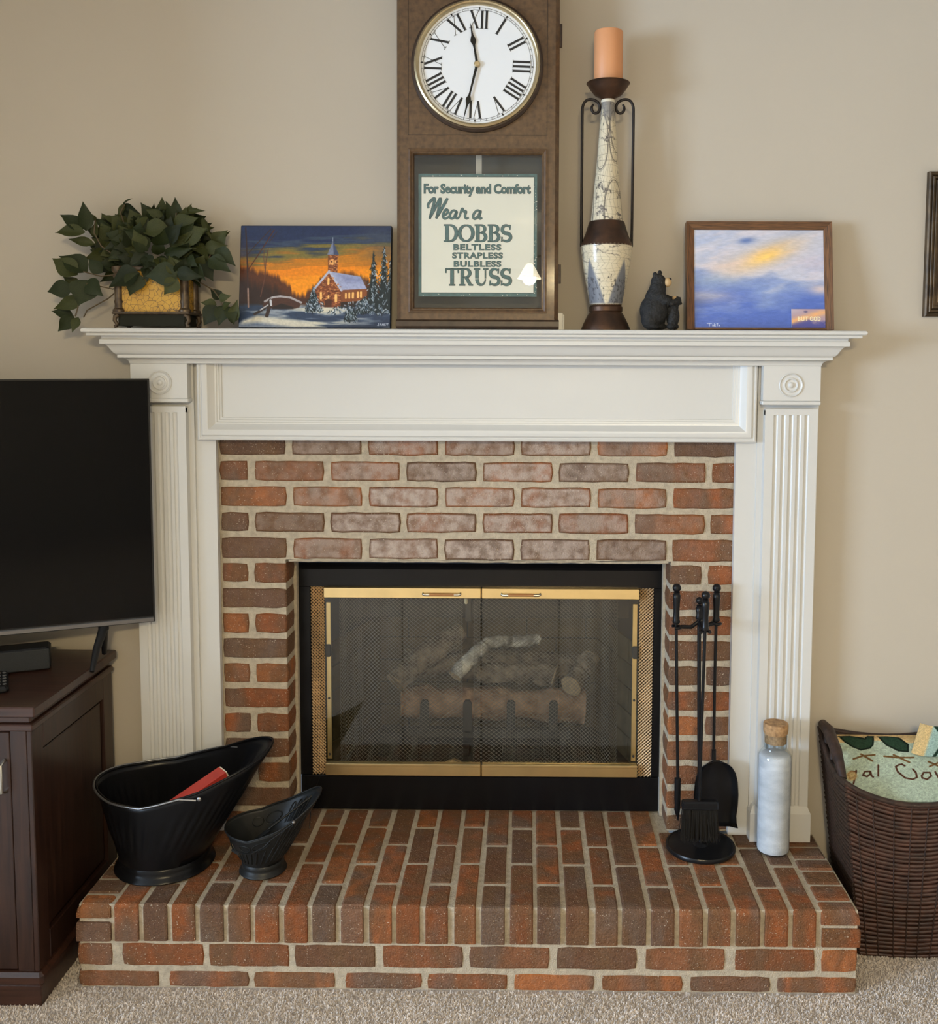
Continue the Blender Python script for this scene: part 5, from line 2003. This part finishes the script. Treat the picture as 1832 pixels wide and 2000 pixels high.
# small black box beside the left jamb, and the thin gas-valve lead
o = MB().box((-.395, -.050, .0005), (-.312, -.006, .030), .002).box((-.385, -.052, .010), (-.322, -.049, .024), .001).build('battery_box', M['blackiron'])
tag(recentre(o), 'small flat black box on the hearth against the left brick jamb', 'box')
wr = MB().tube([aY(632, 1506, .112), aY(624, 1520, .095), aY(616, 1540, .06), aY(608, 1566, .02), (-.25, -.01, .003)], .0013, 6).build('cable', M['blackpaint'], None, smooth=60)
tag(recentre(wr), 'thin black wire hanging from the insert behind the small hod', 'cable')

# ================================================================== fireplace tools
M['tool'] = mat('satin_black_iron', (.007, .007, .008), .30, spec=.3)
st = thing('tool_stand', 'black iron fireplace tool stand with round base at the right jamb', 'tool stand', (.8185, -.0945, 0))
MB().lathe([(.0905, .0005), (.0925, .003), (.0925, .009), (.0905, .0125), (.087, .0125), (.085, .0105), (.02, .0105), (.014, .016), (.001, .018)], (.8185, -.0945, 0), 56).build('base', M['tool'], st, smooth=35)
PXc, PYc = .8065, -.080
MB().tube([(.8185, -.0945, .012), (.812, PYc, .30), (PXc, PYc, .60), (PXc, PYc, .625)], .0052, 12).build('post', M['tool'], st, smooth=60)


def knob_handle(mb, x, y, z0, z1, kr=.0115):
    L_ = z1 - z0
    mb.lathe([(.0085, z0), (.0105, z0 + .004), (.0085, z0 + .010), (.0082, z0 + L_ * .35), (.0098, z1 - .040), (.0102, z1 - .030), (.0075, z1 - .027), (.0088, z1 - .023), (.006, z1 - .021)], (x, y, 0), 18)
    mb.sphere((x, y, z1 - kr), kr, 18, 12)
    return mb


knob_handle(MB(), PXc, PYc, .62, .680, .0100).build('finial', M['tool'], st, smooth=50)
hk = [((.744, -.092), 200), ((.857, -.050), 20), ((.812, -.138), 285)]
for (x, y), a in hk:
    d = Vector((x - PXc, y - PYc, 0))
    l = d.length
    d.normalize()
    nrm = Vector((-d.y, d.x, 0))
    c = Vector((x, y, .602))
    MB().tube([(PXc, PYc, .615), tuple(Vector((PXc, PYc, .600)) + d * l * .35), tuple(c - d * .012)], .0055, 8).build('arm', M['tool'], st, smooth=60)
    P = [c + (d * math.cos(math.radians(t)) + nrm * math.sin(math.radians(t))) * .0125 for t in range(60, 301, 20)]
    P = [c - (p - c) if False else p for p in P]
    MB().tube(P, .0042, 8).build('hook', M['tool'], st, smooth=60)
pk = thing('poker', 'black iron fireplace poker with round knob hanging on the tool stand', 'poker', (.757, -.085, .066))
knob_handle(MB(), .744, -.092, .612, .718).build('grip', M['tool'], pk, smooth=50)
MB().tube([(.744, -.092, .613), (.750, -.088, .40), (.757, -.080, .185)], .0042, 10).build('rod', M['tool'], pk, smooth=60)
MB().tube([(.757, -.080, .188), (.757, -.080, .185), (.757, -.080, .13), (.758, -.079, .105), (.760, -.078, .067)], [.005, .0088, .0085, .0078, .0012], 10).tube([(.756, -.080, .120), (.752, -.080, .100), (.7545, -.080, .082)], [.005, .0035, .001], 8).build('tip', M['tool'], pk, smooth=40)
bs = thing('hearth_brush', 'black fireplace brush with long bristles hanging in front of the tool stand', 'brush', (.808, -.135, .045))
knob_handle(MB(), .812, -.138, .606, .7095).build('grip', M['tool'], bs, smooth=50)
MB().tube([(.812, -.138, .607), (.809, -.136, .40), (.806, -.134, .150)], .0042, 10).build('rod', M['tool'], bs, smooth=60)
MB().box((.760, -.147, .126), (.855, -.121, .1495), .004).box((.763, -.149, .130), (.852, -.119, .1335), .001).build('brush_head', M['tool'], bs)
br = MB()
rs = random.Random(9)
for i in range(520):
    x, y = rs.uniform(.763, .852), rs.uniform(-.144, -.124)
    t = (x - .8075) / .0445
    x1, y1 = x + t * .004 + rs.gauss(0, .003), y + rs.gauss(0, .005) - .004
    z1 = .046 + rs.uniform(-.006, .012)
    w = rs.uniform(.0006, .0011)
    br.add([(x - w, y, .130), (x + w, y, .130), (x1 + w * .6, y1, z1), (x1 - w * .6, y1, z1), (x, y + w, .130), (x1, y1 + w, z1)], [(0, 1, 2, 3), (1, 4, 5, 2), (4, 0, 3, 5)])
br.build('bristles', mat('dark_bristle', (.010, .009, .008), .7, spec=.2), bs, kind='stuff')
sv = thing('ash_shovel', 'black round topped fireplace shovel hanging behind the brush on the stand', 'shovel', (.866, -.045, .034))
knob_handle(MB(), .857, -.050, .606, .7085).build('grip', M['tool'], sv, smooth=50)
MB().tube([(.857, -.050, .607), (.857, -.047, .42), (.8585, -.045, .250), (.8590, -.045, .222)], [.0042, .0042, .0042, .0055], 10).build('rod', M['tool'], sv, smooth=60)
MB().tube([(.8585, -.046, .252), (.8587, -.046, .225)], .0062, 10).build('ferrule', M['tool'], sv, smooth=60)
rows = []
hgt = [(.2235, .010, .000), (.219, .026, -.001), (.208, .041, -.002), (.190, .052, -.003), (.165, .058, -.003), (.130, .0605, -.003), (.100, .0595, -.003), (.070, .0560, -.003), (.050, .0575, -.003), (.036, .0615, -.002)]
for z, w, dy in hgt:
    row = []
    for t in (-1, -.92, -.80, -.66, -.3, 0, .3, .66, .80, .92, 1):
        lip = max(0, (abs(t) - .62) / .38) ** 1.4 * .012
        toplip = max(0, (z - .195) / .03) * .008
        row.append((.8655 + w * t, -.040 + dy - lip - toplip, z))
    rows.append(row)
pan = MB().loft(rows, False).build('pan', M['tool'], sv, smooth=50)
sd = pan.modifiers.new('thick', 'SOLIDIFY')
sd.thickness = .002

# ================================================================== corked bottle
M['cork'] = mat('cork', (.50, .30, .14), .85, nscale=110, col2=(.22, .12, .055), bump=.6, bscale=180)
M['bglass'] = glass_mat('bottle_glass', (.93, .96, .98), .0, .05)
M['ashfill'] = mat('pale_grey_ash', (.66, .66, .67), .9, nscale=14, col2=(.42, .43, .45), bump=.5, bscale=260, stretch=(1, 1, 2.2))
bt = thing('glass_bottle', 'tall clear glass bottle filled with pale grey ash and closed with cork', 'bottle', (1.0085, -.108, 0))
bc = (1.0085, -.108, 0)
MB().lathe([(.036, .0005), (.0425, .004), (.0435, .010), (.0435, .255), (.0425, .265), (.038, .273), (.0325, .279), (.0305, .285), (.0305, .322), (.0295, .3225), (.0292, .285)], bc, 48, cap=True).build('glass', M['bglass'], bt, smooth=40)
MB().lathe([(.034, .005), (.0405, .007), (.0418, .012), (.0418, .253), (.0405, .262), (.034, .268), (.001, .266)], bc, 48).build('ash', M['ashfill'], bt, smooth=50)
MB().lathe([(.0280, .298), (.0288, .300), (.0289, .321), (.0318, .326), (.0325, .335), (.0325, .348), (.0310, .351), (.001, .352)], bc, 40).build('stopper', M['cork'], bt, smooth=35)
# ================================================================== television corner
M['cherry'] = wood_mat('dark_cherry_wood', (.040, .016, .009), (.016, .0065, .0045), 'Z', 16, .38, .15)
M['cherryx'] = wood_mat('dark_cherry_top', (.055, .022, .013), (.026, .011, .007), 'X', 16, .35, .2)
CT = .510
cab = thing('tv_cabinet', 'dark cherry wood cabinet with panelled side under the television', 'cabinet', (-1.2, -.24, FL))
cx0, cx1, cy0, cy1 = -1.66, -.785, -.462, -.020


def slab(z0, z1, e, name, m=None, ch=.003):
    MB().box((cx0 - e, cy0 - e, z0), (cx1 + e, cy1 + (0 if e else 0), z1), ch).build(name, m or M['cherryx'], cab)


slab(CT - .024, CT, .016, 'top')
slab(CT - .044, CT - .024, -.004, 'neck_moulding')
slab(CT - .060, CT - .044, .006, 'cornice')
slab(FL + .0005, FL + .052, .004, 'plinth', None, .002)
slab(FL + .052, FL + .084, .012, 'base_moulding', None, .008)
bz0, bz1 = FL + .084, CT - .060
MB().box((cx0, cy0 + .012, bz0), (cx1 - .012, cy1, bz1)).build('carcass', M['cherry'], cab)
for y0, y1, z0, z1 in ((cy0, cy0 + .055, bz0, bz1), (cy1 - .055, cy1, bz0, bz1), (cy0 + .055, cy1 - .055, bz0, bz0 + .07), (cy0 + .055, cy1 - .055, bz1 - .06, bz1)):
    MB().box((cx1 - .0125, y0, z0), (cx1, y1, z1), .002).build('side_rail', M['cherry'], cab)
MB().box((cx1 - .0125, cy0 + .062, bz0 + .077), (cx1 - .006, cy1 - .062, bz1 - .067), .003).build('side_panel', M['cherry'], cab)
MB().box((cx1 - .050, cy0, bz0), (cx1 - .0125, cy0 + .013, bz1), .001).build('front_stile', M['cherry'], cab)
MB().box((cx0, cy0, bz0), (cx0 + .05, cy0 + .013, bz1), .002).build('front_stile', M['cherry'], cab)
mid = (cx0 + cx1) / 2
for a, b, hx in ((cx0 + .052, mid - .001, mid - .035), (mid + .001, cx1 - .052, mid + .035)):
    d = MB()
    for p, q in (((a, bz0 + .004), (a + .055, bz1 - .004)), ((b - .055, bz0 + .004), (b, bz1 - .004)), ((a + .055, bz0 + .004), (b - .055, bz0 + .06)), ((a + .055, bz1 - .06), (b - .055, bz1 - .004))):
        d.box((p[0], cy0 + .001, p[1]), (q[0], cy0 + .013, q[1]), .0015)
    d.box((a + .05, cy0 + .007, bz0 + .055), (b - .05, cy0 + .013, bz1 - .055))
    dr = d.build('door', M['cherry'], cab)
    xx = b - .012 if hx > mid else a + .012
    MB().tube([(xx, cy0, CT - .13), (xx, cy0 - .018, CT - .135), (xx, cy0 - .018, CT - .20), (xx, cy0, CT - .205)], .004, 8).build('handle', M['chrome'], dr, smooth=60)

ta = math.radians(23.5)
tr = aY(296.5, 976, -.105)
tz0, tz1 = aY(302, 1214, -.105).z, aY(290, 740, -.105).z
TW = 1.13
tc_ = Vector((tr.x - math.cos(ta) * TW / 2, tr.y - math.sin(ta) * TW / 2, CT + .0005))
tv = thing('television', 'large flat screen television switched off on the cherry cabinet', 'television', tuple(tc_), (0, 0, ta))
M['screen'] = mat('black_glass_screen', (.003, .0032, .0038), .06, spec=.12)
M['tvbody'] = mat('black_plastic', (.010, .010, .011), .42, spec=.3)
M['tvtrim'] = mat('gunmetal_trim', (.16, .16, .165), .28, .9)
h0, h1 = tz0 - CT, tz1 - CT
w2 = TW / 2
MB().box((-w2, .003, h0), (w2, .022, h1), .002).box((-w2 * .8, .02, h0 + .02), (w2 * .8, .048, h0 + .34), .008).build('housing', M['tvbody'], tv, local=True)
MB().box((-w2 + .004, .0005, h0 + .016), (w2 - .004, .004, h1 - .004)).build('screen', M['screen'], tv, local=True)
MB().box((-w2, -.0005, h0 - .001), (w2, .010, h0 + .012), .002).build('bottom_trim', M['tvtrim'], tv, local=True)
for s in (-1, 1):
    MB().box((s * w2 - .003, -.0002, h0), (s * w2 + .001, .012, h1)).build('edge_trim', M['tvbody'], tv, local=True)
MB().box((-w2, -.0002, h1 - .003), (w2, .012, h1 + .0005)).build('edge_trim', M['tvbody'], tv, local=True)
for s in (-1, 1):
    xx = s * (w2 - .125)
    f = MB().tube([(xx, .012, h0 + .004), (xx, .012, h0 - .012)], .013, 10)
    f.tube([(xx, .010, h0 - .006), (xx - s * .018, -.035, .052), (xx - s * .030, -.075, .0065)], [.012, .010, .0062], 8)
    f.tube([(xx, .014, h0 - .006), (xx, .050, .055), (xx, .085, .0065)], [.012, .010, .0062], 8)
    f.build('foot', M['tvbody'], tv, smooth=50, local=True)

sb = thing('soundbar', 'black cloth fronted soundbar under the television screen', 'soundbar', (tc_.x, tc_.y, CT + .0005), (0, 0, ta))
sx1 = w2 - .252
MB().box((-.50, .004, .002), (sx1, .075, .058), .006).build('housing', M['tvbody'], sb, local=True)
MB().box((-.498, .001, .004), (sx1 - .002, .006, .056), .002).build('grille', mat('charcoal_speaker_cloth', (.030, .031, .031), .9, bump=1., bscale=900), sb, local=True)
for x in (-.45, sx1 - .05):
    MB().box((x - .02, .015, 0), (x + .02, .06, .003)).build('foot_pad', M['tvbody'], sb, local=True)
rm = aZ(6, 1336, CT + .008)
rc = thing('remote_control', 'black remote control lying on the cabinet top in front of the soundbar', 'remote', (rm.x - .01, rm.y, CT + .0005), (0, 0, math.radians(-62)))
MB().box((-.085, -.021, 0), (.060, .021, .016), .006).build('shell', M['tvbody'], rc, local=True)
for i in range(5):
    for j in range(3):
        MB().lathe([(.0045, .0155), (.0045, .0175), (.003, .0182), (.0005, .0183)], (-.06 + i * .024, -.012 + j * .012, 0), 10).build('button', mat('grey_rubber', (.10, .10, .10), .6) if (i == 0 and j == 0) else bpy.data.materials['grey_rubber'], rc, local=True)

# ================================================================== wicker basket with folded rug
M['cane'] = mat('dark_brown_cane', (.075, .030, .018), .28, nscale=30, col2=(.026, .012, .008), coat=.5)
M['cane2'] = mat('dark_wicker', (.045, .022, .014), .45, nscale=60, col2=(.014, .008, .006), bump=.5, bscale=220)
M['liner'] = mat('dark_red_lining', (.055, .012, .009), .85, nscale=9, col2=(.015, .010, .008))
M['tie'] = mat('pale_cane_tie', (.20, .14, .09), .6)
bk = thing('wicker_basket', 'dark brown woven cane basket with carved handles beside the hearth', 'basket', (1.34, -.14, FL))
BZ0 = FL + .0005


def bpt(side, s, t):
    """point on the basket wall: side F/L/B/R, s along it 0..1, t from the foot 0 to the rim 1"""
    xl, xr = 1.205 + (1.150 - 1.205) * t, 1.455 + (1.515 - 1.455) * t
    yf, yb = -.232 + (-.252 + .232) * t, -.050 + (-.022 + .050) * t
    if side == 'F':
        x, y, zr = xl + (xr - xl) * s, yf - .010 * math.sin(math.pi * s), .250 - .052 * math.sin(math.pi * s) ** .8
    elif side == 'B':
        x, y, zr = xl + (xr - xl) * s, yb, .305 - .022 * math.sin(math.pi * s)
    elif side == 'L':
        x, y, zr = xl, yf + (yb - yf) * s, .250 + .055 * s - .030 * math.sin(math.pi * s)
    else:
        x, y, zr = xr, yf + (yb - yf) * s, .250 + .055 * s - .030 * math.sin(math.pi * s)
    return Vector((x, y, BZ0 + (zr - BZ0) * t))


nc = 37
for side, k in (('F', 10), ('L', 6), ('B', 6), ('R', 6)):
    for i in range(nc):
        t = (i + .5) / nc
        if side in 'BR' and i % 2:
            continue
        P = [bpt(side, j / k, t) + Vector((0, 0, R.uniform(-.0012, .0012))) for j in range(k + 1)]
        MB().tube(P, R.uniform(.0050, .0060) if side in 'FL' else .010, 6).build('cane', M['cane'] if side == 'F' else M['cane2'], bk, smooth=80)
for j in range(8):             # upright ties on the front
    s = (j + .5) / 8 + R.uniform(-.01, .01)
    P = [bpt('F', s, (i / 74)) + Vector((0, -.0066 if i % 2 else -.0030, 0)) for i in range(75)]
    MB().tube(P, .0016, 5).build('tie', M['cane2'], bk, smooth=80)
ln = MB()
for sd in 'FLBR':
    ln.loft([[bpt(sd, q / 6, t) + Vector(((.012 if sd == 'L' else -.012 if sd == 'R' else 0), (.012 if sd == 'F' else -.010 if sd == 'B' else 0), 0)) for q in range(7)] for t in (0.02, .5, .93)], False)
ln.build('lining', M['liner'], bk, smooth=60)
MB().box((1.215, -.222, BZ0), (1.445, -.058, BZ0 + .012)).build('bottom', M['cane2'], bk)
rimp = [bpt('F', j / 12, 1) for j in range(12)] + [bpt('R', j / 6, 1) for j in range(6)] + [bpt('B', 1 - j / 10, 1) for j in range(10)] + [bpt('L', 1 - j / 6, 1) for j in range(6)]
MB().tube(rimp, .0075, 8, closed=True).build('rim', M['cane2'], bk, smooth=80)
for sd, sg_ in (('L', 1), ('R', -1)):
    a, b = bpt(sd, .18, 1), bpt(sd, .97, 1)
    inn = Vector((sg_ * .006, 0, 0))
    pts = [a + inn, a.lerp(b, .18) + Vector((0, 0, .018)) + inn, a.lerp(b, .32) + Vector((0, 0, .030)) + inn, a.lerp(b, .72) + Vector((0, 0, .036)) + inn, b + Vector((0, 0, .018)) + inn]
    hb = MB().tube(pts, [.010, .013, .015, .016, .013], 10).build('handle', M['cane2'], bk, smooth=60)
    for q in (.2, .5, .8):
        p = a.lerp(b, q)
        MB().tube([p + inn - Vector((0, 0, .04)), p + inn + Vector((0, 0, .024))], .008, 8).build('handle_post', M['cane2'], hb, smooth=60)

# hooked rug folded into the basket: pattern painted on a sagging sheet
c = Canvas(190, 300, (184, 198, 176))
n = vnoise(190, 300, 60, 90, 3, 2)
x_, y_ = lambda q: (q - 1612) / 268., lambda q: (q - 1430) / 138.
pp = lambda L_: [(x_(a), y_(b)) for a, b in L_]
zz = lambda L_: pp([(1420 + a / 3.774, 1370 + b / 3.774) for a, b in L_])
c.poly(zz([(700, 200), (1620, 200), (1620, 290), (1350, 320), (1100, 300), (780, 320)]), (214, 182, 128), .02)
for L_ in ([(820, 265), (900, 255), (955, 275), (1015, 290), (1040, 255), (1078, 258), (1072, 330), (1050, 355), (985, 368), (925, 345), (870, 310)], [(1108, 265), (1180, 262), (1260, 280), (1330, 330), (1330, 380), (1260, 375), (1170, 330)], [(1390, 315), (1440, 300), (1500, 300), (1510, 350), (1440, 385), (1395, 355)]):
    c.poly(zz(L_), (44, 66, 50), .012)
    c.line(zz(L_ + L_[:1]), .010, (26, 36, 28))
for L_ in ([(930, 435), (1000, 412), (1085, 405)], [(985, 400), (1070, 450)], [(1155, 415), (1250, 425), (1370, 425)], [(1225, 405), (1340, 460)], [(1480, 455), (1560, 490)], [(1490, 490), (1560, 460)]):
    c.line(zz(L_), .012, (116, 84, 48))
brn = (84, 50, 34)
for L_ in ([(950, 530), (915, 525), (890, 548), (905, 580), (940, 570)], [(950, 520), (945, 560), (930, 615)], [(1010, 535), (1000, 555), (1030, 565), (1055, 545), (1050, 525), (1015, 528)], [(1055, 530), (1062, 560), (1075, 568)], [(1112, 480), (1112, 560)],
           [(1306, 486), (1285, 474), (1262, 478), (1240, 492), (1255, 530), (1310, 575), (1365, 585), (1396, 570), (1388, 535), (1365, 510)], [(1430, 560), (1445, 535), (1490, 535), (1500, 560), (1470, 585), (1435, 575), (1430, 560)], [(1530, 530), (1555, 575), (1590, 530)]):
    c.line(zz(L_), .011, brn)
c.ell(*zz([(915, 560)])[0], .04, .07, (206, 172, 116), .4, .8)
c.a *= (1 + .30 * (n - .5))[..., None]
P = np.zeros((190, 300, 3))
for i in range(190):
    py = 1430 + 138 * i / 189
    for j in range(300):
        pxx = 1612 + 268 * j / 299
        t = i / 189
        Y = -.050 - .196 * t
        P[i, j] = aY(pxx, py, Y)
P[..., 2] = np.minimum(P[..., 2], .292)
P[..., 0] = np.clip(P[..., 0], 1.166, 1.50)
rug = thing('hooked_rug', 'sage green hooked rug with dark leaves and brown letters folded in the basket', 'rug', (1.34, -.15, .20))
o = grid_obj('rug_face', P, c.lin(), attr_mat('wool_loops', .95, 1., 520, .1, bdist=.004), rug)
sd = o.modifiers.new('thick', 'SOLIDIFY')
sd.thickness = .006
sd.offset = -1
# rolled end of the rug standing up at the back right
c = Canvas(60, 90, (160, 186, 176))
c.blend(np.clip((.34 - c.U) / .05, 0, 1), (216, 184, 128))
c.line([(.36, 0), (.52, .25), (.60, .60), (.50, 1.)], .05, (34, 56, 44))
c.line([(.75, 0), (.72, .4), (.90, .9)], .06, (34, 56, 44))
c.a *= (1 + .30 * (vnoise(60, 90, 40, 60, 5, 2) - .5))[..., None]
P = np.zeros((60, 90, 3))
A0, A1 = aY(1782, 1472, -.12), aY(1800, 1414, -.085)
for i in range(60):
    for j in range(90):
        a = j / 89
        t = 1 - i / 59
        th = math.pi * (.05 + 1.0 * a)
        base = A0.lerp(A1, t)
        P[i, j] = (base.x + .040 - .040 * math.cos(th), base.y + .006 - .026 * math.sin(th), base.z)
o = grid_obj('rug_fold', P, c.lin(), bpy.data.materials['wool_loops'], rug)
sd = o.modifiers.new('thick', 'SOLIDIFY')
sd.thickness = .005
sd.offset = -1
# ================================================================== ceiling fan light behind the camera
M['shade'] = emit_mat('lit_bell_glass', (1., .86, .62), 9.)
M['bronze'] = mat('bronze_fitting', (.12, .075, .04), .35, .9)
lamp = thing('ceiling_light', 'four armed bronze ceiling light with lit white bell glass shades', 'ceiling light', (.55, -4.20, CEIL))
MB().lathe([(.07, 0), (.075, -.015), (.05, -.04), (.012, -.05), (.012, -.23), (.05, -.24), (.055, -.27), (.03, -.30), (.004, -.315)], (0, 0, 0), 28).build('canopy', M['bronze'], lamp, smooth=40, local=True)
for i in range(4):
    a = math.radians(90 * i)
    cx, cy = math.cos(a), math.sin(a)
    arm = MB().tube([(.04 * cx, .04 * cy, -.26), (.11 * cx, .11 * cy, -.23), (.17 * cx, .17 * cy, -.25), (.19 * cx, .19 * cy, -.285)], .007, 8).build('arm', M['bronze'], lamp, smooth=60, local=True)
    MB().lathe([(.018, -.185), (.03, -.20), (.046, -.225), (.06, -.255), (.078, -.28), (.080, -.283), (.074, -.281), (.056, -.255), (.042, -.225), (.026, -.203)], (.19 * cx, .19 * cy, -.1), 24, cap=False).build('lamp_shade', M['shade'], lamp, smooth=60, local=True)
    l = bpy.data.lights.new('ceiling_bulb_%d_offscreen' % (i + 1), 'POINT')
    l.energy = 68
    l.color = (1., .80, .46)
    l.shadow_soft_size = .045
    b = bpy.data.objects.new('ceiling_bulb_%d_offscreen' % (i + 1), l)
    COL.objects.link(b)
    b.parent = lamp
    b.location = (.19 * cx, .19 * cy, -.380)
